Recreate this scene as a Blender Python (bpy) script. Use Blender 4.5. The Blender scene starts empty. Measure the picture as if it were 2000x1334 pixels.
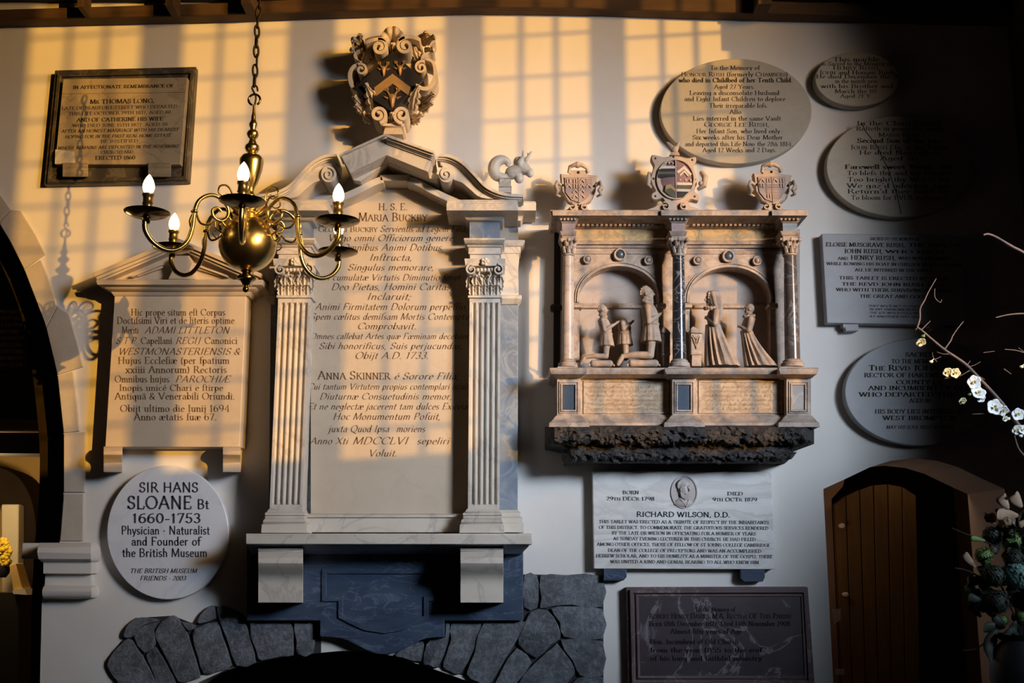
import bpy, bmesh, math, random
from mathutils import Vector, Matrix
random.seed(7)
S = bpy.context.scene
COL = S.collection
# ------------------------------------------------------------------ camera, sky, sun, fill, exposure
F = 2200.0; CAMD = 5.5; CAMZ = 1.6
TH = math.atan(0.192)
CT, ST = math.cos(TH), math.sin(TH)
cam_d = bpy.data.cameras.new('camera')
cam_d.sensor_width = 36.0; cam_d.lens = 36.0 * F / 2000.0
cam_d.clip_start = 0.05
cam = bpy.data.objects.new('camera', cam_d); COL.objects.link(cam)
cam.location = (0, -CAMD, CAMZ)
cam.rotation_euler = (math.pi / 2 + TH, 0, 0)
S.camera = cam
S.view_settings.view_transform = 'Standard'
S.view_settings.look = 'None'
S.view_settings.exposure = 0.0
S.view_settings.gamma = 1.0
S.view_settings.use_curve_mapping = False
wld = bpy.data.worlds.new('world'); S.world = wld
wld.use_nodes = True
bg = wld.node_tree.nodes['Background']
bg.inputs[0].default_value = (0.35, 0.5, 1.0, 1); bg.inputs[1].default_value = 0.004
SA, SB = 0.86, 0.055            # shadow shift to the left / down per unit of depth
sun_d = bpy.data.lights.new('low_sun', 'SUN'); sun_d.energy = 3.4; sun_d.color = (1.0, 0.50, 0.07)
sun_d.angle = math.radians(0.3)
sun = bpy.data.objects.new('low_sun', sun_d); COL.objects.link(sun)
sun.location = (8, -9, 4)
sun.rotation_euler = Vector((-SA, 1, -SB)).to_track_quat('-Z', 'Y').to_euler()
def area(name, loc, target, sx, sy, power, color, spread=180):
    l = bpy.data.lights.new(name, 'AREA'); l.shape = 'RECTANGLE'; l.size = sx; l.size_y = sy
    l.energy = power; l.color = color; l.spread = math.radians(spread)
    o = bpy.data.objects.new(name, l); COL.objects.link(o); o.location = loc
    o.rotation_euler = (Vector(target) - Vector(loc)).to_track_quat('-Z', 'Y').to_euler()
    return o
area('window_daylight', (4.4, -5.15, 3.55), (0.03, 0, 2.44), 1.5, 1.2, 28, (0.70, 0.825, 1.0), 38)
area('warm_fill', (4.5, -5.3, 4.75), (-1.6, 0, 4.1), 1.3, 1.2, 25, (1.0, 0.56, 0.17), 52)  # added fill that warms the upper left wall, no source of its own
# ------------------------------------------------------------------ pixel of the 2000x1334 photograph -> point at a distance d from the wall
def M(px, py, d=0.0):
    u = (px - 1000.0) / F; v = (667.0 - py) / F
    t = (CAMD - d) / (CT - v * ST)
    return Vector((t * u, -d, CAMZ + t * (ST + v * CT)))
def PXM(d): return (CAMD - d) / F      # metres per pixel near depth d
# ------------------------------------------------------------------ materials
MATS = {}
def _ramp(nt, fac, stops):
    r = nt.nodes.new('ShaderNodeValToRGB')
    while len(r.color_ramp.elements) < len(stops): r.color_ramp.elements.new(0.5)
    for e, (p, c) in zip(r.color_ramp.elements, stops):
        e.position = p; e.color = (*c, 1) if len(c) == 3 else c
    nt.links.new(fac, r.inputs[0]); return r.outputs[0]
def _noise(nt, vec, scale, detail=6, rough=0.6, dist=0.0):
    n = nt.nodes.new('ShaderNodeTexNoise'); n.inputs['Scale'].default_value = scale
    n.inputs['Detail'].default_value = detail; n.inputs['Roughness'].default_value = rough
    n.inputs['Distortion'].default_value = dist
    nt.links.new(vec, n.inputs['Vector']); return n.outputs['Fac']
def _mix(nt, fac, a, b, mode='MIX'):
    m = nt.nodes.new('ShaderNodeMix'); m.data_type = 'RGBA'; m.blend_type = mode
    if isinstance(fac, (int, float)): m.inputs[0].default_value = fac
    else: nt.links.new(fac, m.inputs[0])
    for k, x in ((6, a), (7, b)):
        if isinstance(x, tuple): m.inputs[k].default_value = (*x, 1)
        else: nt.links.new(x, m.inputs[k])
    return m.outputs[2]
def mat(name, base, var=None, vscale=4.0, vein=None, veinscale=2.5, veinw=0.03, veinmix=0.7, rough=0.6,
        bump=0.0, bscale=30.0, metal=0.0, spec=0.4, emit=None, estr=0.0, grain=None, streak=None):
    m = bpy.data.materials.new(name); m.use_nodes = True
    nt = m.node_tree; b = nt.nodes['Principled BSDF']
    geo = nt.nodes.new('ShaderNodeNewGeometry'); vec = geo.outputs['Position']
    if streak:
        mp = nt.nodes.new('ShaderNodeMapping'); mp.inputs['Scale'].default_value = streak
        nt.links.new(vec, mp.inputs[0]); svec = mp.outputs[0]
    else: svec = vec
    var = var or tuple(c * 0.85 for c in base)
    col = _mix(nt, _ramp(nt, _noise(nt, svec, vscale, 7, 0.65), [(0.3, (0, 0, 0)), (0.7, (1, 1, 1))]), base, var)
    if vein:
        f = _ramp(nt, _noise(nt, svec, veinscale, 7, 0.55, 1.2), [(0.5 - veinw * 2, (0, 0, 0)), (0.5, (veinmix,) * 3), (0.5 + veinw, (0, 0, 0))])
        col = _mix(nt, f, col, vein)
    if grain:
        f = _ramp(nt, _noise(nt, svec, grain[1], 4, 0.7), [(0.45, (0, 0, 0)), (0.62, (grain[2],) * 3)])
        col = _mix(nt, f, col, grain[0])
    nt.links.new(col, b.inputs['Base Color'])
    b.inputs['Roughness'].default_value = rough; b.inputs['Metallic'].default_value = metal
    b.inputs['Specular IOR Level'].default_value = spec
    if bump:
        bp = nt.nodes.new('ShaderNodeBump'); bp.inputs['Strength'].default_value = bump; bp.inputs['Distance'].default_value = 0.01
        nt.links.new(_noise(nt, vec, bscale, 8, 0.65), bp.inputs['Height']); nt.links.new(bp.outputs[0], b.inputs['Normal'])
    if emit:
        b.inputs['Emission Color'].default_value = (*emit, 1); b.inputs['Emission Strength'].default_value = estr
    MATS[name] = m; return m
PLASTER = mat('plaster', (0.70, 0.67, 0.63), (0.64, 0.61, 0.57), 1.6, rough=0.9, bump=0.12, bscale=14, spec=0.1)
MARBLE = mat('white_marble', (0.60, 0.55, 0.475), (0.50, 0.45, 0.385), 5, (0.30, 0.28, 0.27), 3.0, 0.02, 0.55, rough=0.45, bump=0.04)
DIRTY = mat('dirty_marble', (0.36, 0.30, 0.21), (0.25, 0.20, 0.135), 5, (0.16, 0.13, 0.09), 4.0, 0.02, 0.5, rough=0.55)
MARBLE_Y = mat('aged_marble', (0.60, 0.50, 0.38), (0.48, 0.39, 0.29), 5, (0.32, 0.26, 0.2), 4.0, 0.015, 0.4, rough=0.5, bump=0.03)
CREAM = mat('cream_marble', (0.54, 0.455, 0.35), (0.46, 0.38, 0.285), 4, (0.42, 0.35, 0.28), 3, 0.015, 0.35, rough=0.5, bump=0.03)
BRIGHT = mat('bright_marble', (0.74, 0.74, 0.76), (0.68, 0.69, 0.72), 4, (0.55, 0.57, 0.62), 3.5, 0.04, 0.4, rough=0.4)
WILS = mat('grey_white_marble', (0.72, 0.70, 0.68), (0.60, 0.57, 0.53), 3.5, (0.40, 0.36, 0.33), 2.2, 0.05, 0.45, rough=0.5, streak=(1, 1, 2.6))
BLUE = mat('blue_grey_marble', (0.20, 0.24, 0.29), (0.13, 0.16, 0.20), 6, (0.33, 0.37, 0.41), 5, 0.03, 0.4, rough=0.4)
NAVY = mat('dark_blue_marble', (0.055, 0.080, 0.125), (0.026, 0.042, 0.075), 5, (0.20, 0.26, 0.34), 4.0, 0.014, 0.32, rough=0.35, streak=(1, 1, 3.2))
ALAB = mat('alabaster', (0.48, 0.385, 0.31), (0.30, 0.235, 0.19), 9, (0.16, 0.11, 0.09), 7, 0.03, 0.28, rough=0.55, bump=0.2, bscale=45, grain=((0.17, 0.125, 0.10), 17, 0.6))
FIGS = mat('figure_stone', (0.41, 0.315, 0.245), (0.28, 0.215, 0.165), 14, (0.22, 0.14, 0.1), 12, 0.03, 0.15, rough=0.65, bump=0.3, bscale=70, grain=((0.2, 0.14, 0.105), 30, 0.55))
SHELD = mat('shield_stone', (0.50, 0.39, 0.30), (0.36, 0.27, 0.205), 12, rough=0.6, bump=0.2, bscale=60)
BLACKM = mat('black_marble', (0.035, 0.033, 0.038), (0.02, 0.02, 0.024), 8, (0.5, 0.46, 0.42), 9, 0.012, 0.6, rough=0.25, spec=0.6)
TOUCH = mat('slate_inlay', (0.06, 0.085, 0.12), (0.04, 0.06, 0.09), 10, rough=0.35)
ROCK = mat('dark_rough_stone', (0.032, 0.028, 0.028), (0.018, 0.016, 0.016), 14, (0.10, 0.09, 0.085), 20, 0.03, 0.4, rough=0.75, bump=1.0, bscale=35)
VOUS = mat('grey_arch_stone', (0.150, 0.165, 0.185), (0.085, 0.092, 0.105), 9, (0.30, 0.31, 0.33), 18, 0.04, 0.4, rough=0.8, bump=0.9, bscale=45, grain=((0.05, 0.05, 0.058), 16, 0.6))
MORTAR = mat('dark_joint', (0.03, 0.03, 0.033), rough=0.95)
SANDST = mat('pale_limestone', (0.50, 0.45, 0.38), (0.42, 0.37, 0.31), 6, rough=0.85, bump=0.2, bscale=50)
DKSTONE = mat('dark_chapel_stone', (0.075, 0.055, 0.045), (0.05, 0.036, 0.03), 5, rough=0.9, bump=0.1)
SLATE = mat('dark_frame_stone', (0.060, 0.052, 0.040), (0.035, 0.030, 0.024), 6, (0.2, 0.17, 0.13), 5, 0.02, 0.35, rough=0.5)
PURP = mat('purple_brown_marble', (0.060, 0.043, 0.048), (0.035, 0.026, 0.032), 5, (0.26, 0.22, 0.24), 3.2, 0.012, 0.7, rough=0.4)
PURPF = mat('brown_frame_marble', (0.13, 0.085, 0.085), (0.08, 0.055, 0.055), 6, (0.3, 0.24, 0.24), 4, 0.015, 0.5, rough=0.4)
BRASS = mat('polished_brass', (0.80, 0.63, 0.27), (0.70, 0.53, 0.20), 12, rough=0.27, metal=1.0)
BRASSD = mat('tarnished_brass', (0.30, 0.21, 0.085), (0.18, 0.13, 0.055), 20, rough=0.2, metal=1.0)
IRON = mat('dark_iron', (0.035, 0.028, 0.022), rough=0.5, metal=0.8)
BULB = mat('lit_bulb', (1, 0.9, 0.7), rough=0.3, emit=(1.0, 0.70, 0.36), estr=7.0)
CANDLE = mat('brass_sleeve', (0.60, 0.45, 0.20), (0.42, 0.3, 0.12), 30, rough=0.3, metal=0.9)
WOOD = mat('brown_oak', (0.080, 0.042, 0.018), (0.042, 0.022, 0.010), 5, rough=0.7, bump=0.25, streak=(0.6, 3, 6), bscale=20)
WOODK = mat('black_oak', (0.016, 0.013, 0.012), (0.01, 0.009, 0.009), 5, rough=0.85)
DOORW = mat('door_oak', (0.16, 0.095, 0.030), (0.10, 0.058, 0.02), 4, rough=0.65, bump=0.2, streak=(5, 5, 0.7))
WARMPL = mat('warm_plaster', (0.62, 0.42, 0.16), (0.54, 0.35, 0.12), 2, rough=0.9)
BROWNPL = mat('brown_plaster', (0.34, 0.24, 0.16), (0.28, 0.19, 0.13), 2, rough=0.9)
INK = mat('black_letter_paint', (0.035, 0.028, 0.022), rough=0.7, spec=0.1)
INKB = mat('brown_letter_paint', (0.11, 0.070, 0.040), (0.16, 0.10, 0.06), 20, rough=0.7, spec=0.1)
INKG = mat('grey_letter_paint', (0.055, 0.060, 0.072), rough=0.6, spec=0.1)
INKD = mat('faint_letter_paint', (0.012, 0.010, 0.012), rough=0.7, spec=0.1)
GILT = mat('gilt_paint', (0.40, 0.25, 0.10), (0.28, 0.17, 0.07), 20, rough=0.5, metal=0.3)
HERB = mat('black_heraldic_paint', (0.014, 0.013, 0.016), rough=0.5)
HERW = mat('white_heraldic_paint', (0.62, 0.54, 0.46), (0.5, 0.42, 0.36), 30, rough=0.6)
HERR = mat('faded_red_paint', (0.24, 0.13, 0.13), (0.17, 0.10, 0.10), 25, rough=0.7)
HERG = mat('dull_green_paint', (0.10, 0.10, 0.06), (0.07, 0.065, 0.04), 25, rough=0.6)
HERM = mat('mauve_grey_stone', (0.34, 0.26, 0.25), (0.24, 0.18, 0.18), 30, rough=0.65)
PETAL = mat('white_petal', (0.82, 0.82, 0.80), (0.74, 0.74, 0.70), 60, rough=0.6)
PETALY = mat('cream_petal', (0.80, 0.74, 0.50), (0.70, 0.62, 0.38), 60, rough=0.6)
STAMEN = mat('yellow_stamen', (0.65, 0.55, 0.12), rough=0.6)
TWIG = mat('twig_bark', (0.17, 0.12, 0.10), (0.10, 0.07, 0.06), 60, rough=0.8)
HYDG = mat('green_floret', (0.16, 0.26, 0.07), (0.09, 0.17, 0.05), 40, rough=0.6)
HYDB = mat('teal_floret', (0.16, 0.30, 0.25), (0.09, 0.19, 0.17), 40, rough=0.6)
LEAFT = mat('dry_tan_leaf', (0.34, 0.23, 0.15), (0.22, 0.15, 0.10), 30, rough=0.7)
CHAPEL = mat('shaded_brown_stone', (0.035, 0.024, 0.018), (0.022, 0.015, 0.012), 5, rough=0.95, spec=0.1)  # darkened in colour so the inner arch order looks unlit
LEAFD = mat('dark_leaf', (0.025, 0.035, 0.022), (0.015, 0.022, 0.015), 30, rough=0.6)
YELLOW = mat('yellow_bloom', (0.75, 0.55, 0.04), (0.6, 0.4, 0.03), 60, rough=0.6)
WHITEP = mat('white_paint', (0.78, 0.70, 0.58), rough=0.7)
PAPER = mat('paper', (0.8, 0.74, 0.66), rough=0.8)
VASEM = mat('dark_glaze', (0.018, 0.019, 0.024), rough=0.5)
# ------------------------------------------------------------------ mesh helpers
class B:
    def __init__(s): s.bm = bmesh.new()
    def v(s, co): return s.bm.verts.new(co)
    def f(s, vs):
        try: return s.bm.faces.new(vs)
        except ValueError: return None
    def box(s, x0, x1, z0, z1, d0, d1):
        c = [s.v((x, -d, z)) for d in (d0, d1) for z in (z0, z1) for x in (x0, x1)]
        for q in ((0, 1, 3, 2), (4, 6, 7, 5), (0, 4, 5, 1), (2, 3, 7, 6), (0, 2, 6, 4), (1, 5, 7, 3)): s.f([c[i] for i in q])
    def prism(s, pts, d0, d1, inset=0.0):
        """outline seen in the picture at depth d1 (front), extruded straight back to d0"""
        fr = [M(p[0], p[1], d1) for p in pts]
        s.loop_prism(fr, d0, d1, inset)
    def loop_prism(s, fr, d0, d1, inset=0.0):
        c = sum(fr, Vector()) / len(fr)
        a = [s.v((p.x, -d0, p.z)) for p in fr]
        if inset:
            w = max((p - c).length for p in fr)
            b = [s.v((p.x, -(d1 - inset), p.z)) for p in fr]
            e = [s.v((c.x + (p.x - c.x) * (1 - inset / w), -d1, c.z + (p.z - c.z) * (1 - inset / w))) for p in fr]
            rows = [a, b, e]
        else: rows = [a, [s.v(p) for p in fr]]
        n = len(fr)
        for r0, r1 in zip(rows, rows[1:]):
            for i in range(n): s.f([r0[i], r0[(i + 1) % n], r1[(i + 1) % n], r1[i]])
        s.f(rows[-1]); s.f(rows[0][::-1])
    def pillow(s, pts, d0, d1, steps=5):
        fr = [M(p[0], p[1], d0) for p in pts]; c = sum(fr, Vector()) / len(fr); n = len(fr); prev = None
        for k in range(steps):
            a = k / (steps - 1) * math.pi / 2; sc = max(math.cos(a), 0.06); d = d0 + (d1 - d0) * math.sin(a)
            row = [s.v((c.x + (p.x - c.x) * sc, -d, c.z + (p.z - c.z) * sc)) for p in fr]
            if prev:
                for i in range(n): s.f([prev[i], prev[(i + 1) % n], row[(i + 1) % n], row[i]])
            else: s.f(row[::-1])
            prev = row
        s.f(prev)
    def stack(s, levels, dback=0.0):
        """levels (py, px left, px right, depth) from bottom to top: rectangular courses, mitred between levels"""
        rows = []
        for (py, l, r, d) in levels:
            a = M(l, py, d); b = M(r, py, d)
            z = (a.z + b.z) / 2
            rows.append([s.v((a.x, -dback, z)), s.v((a.x, -d, z)), s.v((b.x, -d, z)), s.v((b.x, -dback, z))])
        for p, q in zip(rows, rows[1:]):
            for i in range(4): s.f([p[i], p[(i + 1) % 4], q[(i + 1) % 4], q[i]])
        s.f(rows[0][::-1]); s.f(rows[-1])
    def profx(s, prof, pl, pr):
        """side profile (py, depth) carried across from px pl to pr"""
        rows = []
        for (py, d) in prof:
            rows.append((s.v(M(pl, py, d)), s.v(M(pr, py, d))))
        n = len(rows)
        for i in range(n):
            a, b = rows[i], rows[(i + 1) % n]; s.f([a[0], a[1], b[1], b[0]])
        s.f([r[0] for r in rows][::-1]); s.f([r[1] for r in rows])
    def ribbon(s, pts, w, d0, d1, closed=False):
        n = len(pts); ws = w if isinstance(w, (list, tuple)) else [w] * n
        L = []; R = []
        for i in range(n):
            if closed: a, b = pts[i - 1], pts[(i + 1) % n]
            else: a, b = pts[max(i - 1, 0)], pts[min(i + 1, n - 1)]
            if closed or 0 < i < n - 1:
                p = pts[i]
                e1 = Vector((p[0] - a[0], p[1] - a[1])); e2 = Vector((b[0] - p[0], b[1] - p[1]))
                e1.normalize(); e2.normalize(); t = e1 + e2
                if t.length < 1e-6: t = e1
                t.normalize(); k = 1 / max(0.5, t.dot(e1))
            else: t = Vector((b[0] - a[0], b[1] - a[1])); t.normalize(); k = 1
            nx, ny = -t.y * ws[i] / 2 * k, t.x * ws[i] / 2 * k
            L.append((pts[i][0] + nx, pts[i][1] + ny)); R.append((pts[i][0] - nx, pts[i][1] - ny))
        def row(P, df):
            out = []
            for p in P:
                q = M(p[0], p[1], d1); out.append(s.v((q.x, -df, q.z)))
            return out
        fl, fr, bl, br = row(L, d1), row(R, d1), row(L, d0), row(R, d0)
        m = n if closed else n - 1
        for i in range(m):
            j = (i + 1) % n
            s.f([fl[i], fl[j], fr[j], fr[i]]); s.f([bl[i], br[i], br[j], bl[j]])
            s.f([fl[i], bl[i], bl[j], fl[j]]); s.f([fr[i], fr[j], br[j], br[i]])
        if not closed:
            s.f([fl[0], fr[0], br[0], bl[0]]); s.f([fl[-1], bl[-1], br[-1], fr[-1]])
    def tube(s, pts, rad, seg=8, closed=False, squash=None):
        pts = [Vector(p) for p in pts]; n = len(pts)
        rs = rad if isinstance(rad, (list, tuple)) else [rad] * n
        rings = []; up = None
        for i in range(n):
            if closed: t = pts[(i + 1) % n] - pts[i - 1]
            else: t = pts[min(i + 1, n - 1)] - pts[max(i - 1, 0)]
            if t.length < 1e-9: t = Vector((0, 0, 1))
            t.normalize()
            if up is None:
                up = Vector((0, 0, 1)) if abs(t.z) < 0.9 else Vector((1, 0, 0))
            x = up.cross(t)
            if x.length < 1e-6: x = Vector((1, 0, 0)).cross(t)
            x.normalize(); up = t.cross(x).normalized()
            rings.append([s.v(pts[i] + (x * math.cos(a) + up * math.sin(a)) * rs[i]) for a in [2 * math.pi * k / seg for k in range(seg)]])
        m = n if closed else n - 1
        for i in range(m):
            p, q = rings[i], rings[(i + 1) % n]
            for k in range(seg): s.f([p[k], p[(k + 1) % seg], q[(k + 1) % seg], q[k]])
        if not closed: s.f(rings[0][::-1]); s.f(rings[-1])
    def lathe(s, c, prof, seg=24, axis='Z'):
        rows = []
        for (r, h) in prof:
            row = []
            for k in range(seg):
                a = 2 * math.pi * k / seg
                if axis == 'Z': p = (c[0] + r * math.cos(a), c[1] + r * math.sin(a), c[2] + h)
                else: p = (c[0] + r * math.cos(a), c[1] - h, c[2] + r * math.sin(a))
                row.append(s.v(p))
            rows.append(row)
        for p, q in zip(rows, rows[1:]):
            for k in range(seg): s.f([p[k], p[(k + 1) % seg], q[(k + 1) % seg], q[k]])
        s.f(rows[0][::-1]); s.f(rows[-1])
    def ell(s, c, rx, ry, rz, rot=None, u=12, v=8):
        c = Vector(c); rows = []
        R = rot or Matrix.Identity(3)
        for i in range(1, v):
            a = math.pi * i / v
            rows.append([s.v(c + R @ Vector((rx * math.sin(a) * math.cos(b), ry * math.sin(a) * math.sin(b), rz * math.cos(a)))) for b in [2 * math.pi * k / u for k in range(u)]])
        t = s.v(c + R @ Vector((0, 0, rz))); b = s.v(c + R @ Vector((0, 0, -rz)))
        for p, q in zip(rows, rows[1:]):
            for k in range(u): s.f([p[k], q[k], q[(k + 1) % u], p[(k + 1) % u]])
        for k in range(u):
            s.f([t, rows[0][k], rows[0][(k + 1) % u]]); s.f([b, rows[-1][(k + 1) % u], rows[-1][k]])
    def cap(s, a, ra, b, rb, seg=10):
        a = Vector(a); b = Vector(b); t = (b - a).normalized()
        pts = []; rs = []
        for k in range(4):
            x = k / 3 * math.pi / 2
            pts.append(a - t * ra * math.cos(x)); rs.append(max(ra * math.sin(x), ra * 0.05))
        for k in range(4):
            x = k / 3 * math.pi / 2
            pts.append(b + t * rb * math.sin(x)); rs.append(max(rb * math.cos(x), rb * 0.05))
        s.tube(pts, rs, seg)
def setp(o, label=None, cat=None, group=None, kind=None):
    if label: o['label'] = label
    if cat: o['category'] = cat
    if group: o['group'] = group
    if kind: o['kind'] = kind
    return o
def finish(b, name, mt, parent=None, smooth=35, bevel=0.0, mats=None):
    bm = b.bm
    if not name.startswith('wall'):
        for v in bm.verts:
            if abs(v.co.y) < 1e-5: v.co.y = -0.0015
    bmesh.ops.recalc_face_normals(bm, faces=bm.faces)
    me = bpy.data.meshes.new(name)
    if len(bm.verts) == 0: raise RuntimeError('empty ' + name)
    lo = Vector((min(v.co.x for v in bm.verts), min(v.co.y for v in bm.verts), min(v.co.z for v in bm.verts)))
    hi = Vector((max(v.co.x for v in bm.verts), max(v.co.y for v in bm.verts), max(v.co.z for v in bm.verts)))
    org = Vector(((lo.x + hi.x) / 2, (lo.y + hi.y) / 2, lo.z))
    bmesh.ops.translate(bm, verts=bm.verts, vec=-org)
    bm.to_mesh(me); bm.free()
    for m in (mats or [mt]): me.materials.append(m)
    if smooth:
        me.polygons.foreach_set('use_smooth', [True] * len(me.polygons))
        me.set_sharp_from_angle(angle=math.radians(smooth))
    o = bpy.data.objects.new(name, me); COL.objects.link(o)
    o.location = org
    if parent:
        o.parent = parent
        o.location = org - WORLD[parent.name]
    WORLD[o.name] = org
    if bevel:
        md = o.modifiers.new('edge', 'BEVEL'); md.width = bevel; md.segments = 2; md.limit_method = 'ANGLE'; md.angle_limit = math.radians(40)
    return o
WORLD = {}
def empty(name, loc, label, cat, group=None):
    o = bpy.data.objects.new(name, None); COL.objects.link(o); o.location = loc; o.empty_display_size = 0.1
    WORLD[o.name] = Vector(loc)
    return setp(o, label, cat, group)
def oval(cx, cy, rx, ry, n=64): return [(cx + rx * math.cos(2 * math.pi * k / n), cy + ry * math.sin(2 * math.pi * k / n)) for k in range(n)]
def spiral(cx, cy, r0, r1, a0, a1, n=24, sy=1.0):
    return [(cx + (r0 + (r1 - r0) * k / n) * math.cos(math.radians(a0 + (a1 - a0) * k / n)), cy - sy * (r0 + (r1 - r0) * k / n) * math.sin(math.radians(a0 + (a1 - a0) * k / n))) for k in range(n + 1)]
def smooth_pts(pts, n=6, closed=False):
    out = []; m = len(pts)
    for i in range(m if closed else m - 1):
        p0 = pts[i - 1] if (closed or i > 0) else pts[0]; p1 = pts[i]; p2 = pts[(i + 1) % m]
        p3 = pts[(i + 2) % m] if (closed or i + 2 < m) else pts[-1]
        for k in range(n):
            t = k / n
            out.append(tuple(0.5 * (2 * b + (c - a) * t + (2 * a - 5 * b + 4 * c - e) * t * t + (3 * b - a - 3 * c + e) * t ** 3) for a, b, c, e in zip(p0, p1, p2, p3)))
    if not closed: out.append(tuple(pts[-1]))
    return out
# ------------------------------------------------------------------ letter cutter: roman letters drawn with a broad pen
def arc(cx, cy, rx, ry, a0, a1, n=None):
    n = n or max(4, int(abs(a1 - a0) / 24))
    return [(cx + rx * math.cos(math.radians(a0 + (a1 - a0) * k / n)), cy + ry * math.sin(math.radians(a0 + (a1 - a0) * k / n))) for k in range(n + 1)]
GL = {}
def g(ch, w, strokes, serifs=()): GL[ch] = (w, strokes, serifs)
g('A', .80, [[(.06, 0), (.40, 1)], [(.40, 1), (.74, 0)], [(.18, .36), (.62, .36)]], [(.06, 0), (.74, 0)])
g('B', .68, [[(.14, 0), (.14, 1)], [(.14, 1), (.34, 1)] + arc(.34, .76, .2, .24, 90, -90) + [(.14, .52)], [(.34, .52)] + arc(.36, .26, .24, .26, 90, -90) + [(.14, 0)]], [(.10, 0), (.10, 1)])
g('C', .78, [arc(.45, .5, .38, .5, 45, 315), [(.72, .88), (.72, .72)]])
g('D', .82, [[(.14, 0), (.14, 1)], [(.14, 1), (.30, 1)] + arc(.32, .5, .42, .5, 90, -90) + [(.14, 0)]], [(.10, 0), (.10, 1)])
g('E', .64, [[(.14, 0), (.14, 1)], [(.14, 1), (.54, 1), (.54, .86)], [(.14, .52), (.46, .52)], [(.14, 0), (.56, 0), (.57, .16)]], [(.10, 0), (.10, 1)])
g('F', .60, [[(.14, 0), (.14, 1)], [(.14, 1), (.54, 1), (.54, .86)], [(.14, .52), (.46, .52)]], [(.14, 0), (.10, 1)])
g('G', .84, [arc(.45, .5, .38, .5, 48, 330), [(.76, .42), (.76, .10)], [(.72, .88), (.72, .72)]], [(.76, .44)])
g('H', .84, [[(.15, 0), (.15, 1)], [(.69, 0), (.69, 1)], [(.15, .52), (.69, .52)]], [(.15, 0), (.15, 1), (.69, 0), (.69, 1)])
g('I', .34, [[(.17, 0), (.17, 1)]], [(.17, 0), (.17, 1)])
g('J', .44, [[(.28, 1), (.28, .15)] + arc(.12, .08, .16, .18, 20, -110)], [(.28, 1)])
g('K', .76, [[(.15, 0), (.15, 1)], [(.66, 1), (.17, .45)], [(.32, .60), (.70, 0)]], [(.15, 0), (.15, 1), (.66, 1), (.70, 0)])
g('L', .60, [[(.14, 0), (.14, 1)], [(.14, 0), (.55, 0), (.56, .18)]], [(.10, 0), (.14, 1)])
g('M', .94, [[(.10, 0), (.15, 1)], [(.15, 1), (.46, .06)], [(.46, .06), (.79, 1)], [(.79, 1), (.84, 0)]], [(.10, 0), (.13, 1), (.84, 0), (.81, 1)])
g('N', .84, [[(.14, 0), (.14, 1)], [(.14, 1), (.68, 0)], [(.68, 0), (.68, 1)]], [(.14, 0), (.12, 1), (.68, 1)])
g('O', .88, [arc(.44, .5, .38, .5, 0, 360)])
g('P', .64, [[(.14, 0), (.14, 1)], [(.14, 1), (.32, 1)] + arc(.34, .74, .22, .26, 90, -90) + [(.14, .48)]], [(.14, 0), (.10, 1)])
g('Q', .88, [arc(.44, .5, .38, .5, 0, 360), [(.42, .05), (.60, -.14), (.86, -.2)]])
g('R', .74, [[(.14, 0), (.14, 1)], [(.14, 1), (.32, 1)] + arc(.34, .75, .21, .25, 90, -90) + [(.14, .5)], [(.36, .5), (.70, 0)]], [(.14, 0), (.10, 1), (.70, 0)])
g('S', .60, [arc(.30, .75, .20, .25, 40, 250) + [(.36, .48)] + arc(.30, .25, .22, .25, 60, -150), [(.48, .94), (.48, .78)], [(.09, .06), (.09, .22)]])
g('T', .72, [[(.36, 0), (.36, 1)], [(.06, .84), (.07, 1), (.65, 1), (.66, .84)]], [(.36, 0)])
g('U', .82, [[(.14, 1), (.14, .3)] + arc(.40, .30, .26, .30, 180, 360) + [(.66, 1)]], [(.14, 1), (.66, 1)])
g('V', .76, [[(.05, 1), (.38, 0)], [(.38, 0), (.71, 1)]], [(.05, 1), (.71, 1)])
g('W', 1.06, [[(.05, 1), (.30, 0)], [(.30, 0), (.54, .96)], [(.54, .96), (.76, 0)], [(.76, 0), (1.01, 1)]], [(.05, 1), (.54, 1), (1.01, 1)])
g('X', .76, [[(.07, 1), (.68, 0)], [(.68, 1), (.07, 0)]], [(.07, 1), (.68, 0), (.68, 1), (.07, 0)])
g('Y', .74, [[(.05, 1), (.37, .48)], [(.69, 1), (.37, .48)], [(.37, .48), (.37, 0)]], [(.05, 1), (.69, 1), (.37, 0)])
g('Z', .70, [[(.08, .84), (.08, 1), (.62, 1)], [(.62, 1), (.08, 0)], [(.08, 0), (.63, 0), (.64, .16)]])
H = .62
g('a', .50, [arc(.24, .44, .15, .18, 165, 0) + [(.39, .08), (.48, .0)], [(.39, .36), (.27, .36)] + arc(.24, .18, .16, .18, 90, 270) + [(.39, .10)]])
g('b', .54, [[(.11, 1.04), (.11, .03)], arc(.29, .31, .19, .31, 175, -180)], [(.07, 1.04)])
g('c', .46, [arc(.27, .31, .19, .31, 50, 320)])
g('d', .54, [[(.42, 1.04), (.42, 0), (.50, 0)], arc(.25, .31, .18, .31, 5, 360)], [(.38, 1.04)])
g('e', .48, [[(.09, .34), (.42, .36)] + arc(.27, .33, .17, .29, 5, 180) + arc(.27, .30, .19, .30, 180, 315)])
g('f', .32, [arc(.30, .86, .15, .18, 35, 180) + [(.15, 0)], [(.04, .60), (.30, .60)]], [(.15, 0)])
g('ſ', .30, [arc(.30, .86, .15, .18, 35, 180) + [(.15, 0)], [(.06, .60), (.15, .60)]], [(.15, 0)])
g('g', .52, [arc(.24, .36, .17, .26, 0, 360), [(.42, .60), (.42, -.10)] + arc(.24, -.12, .18, .18, 10, -170)])
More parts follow.
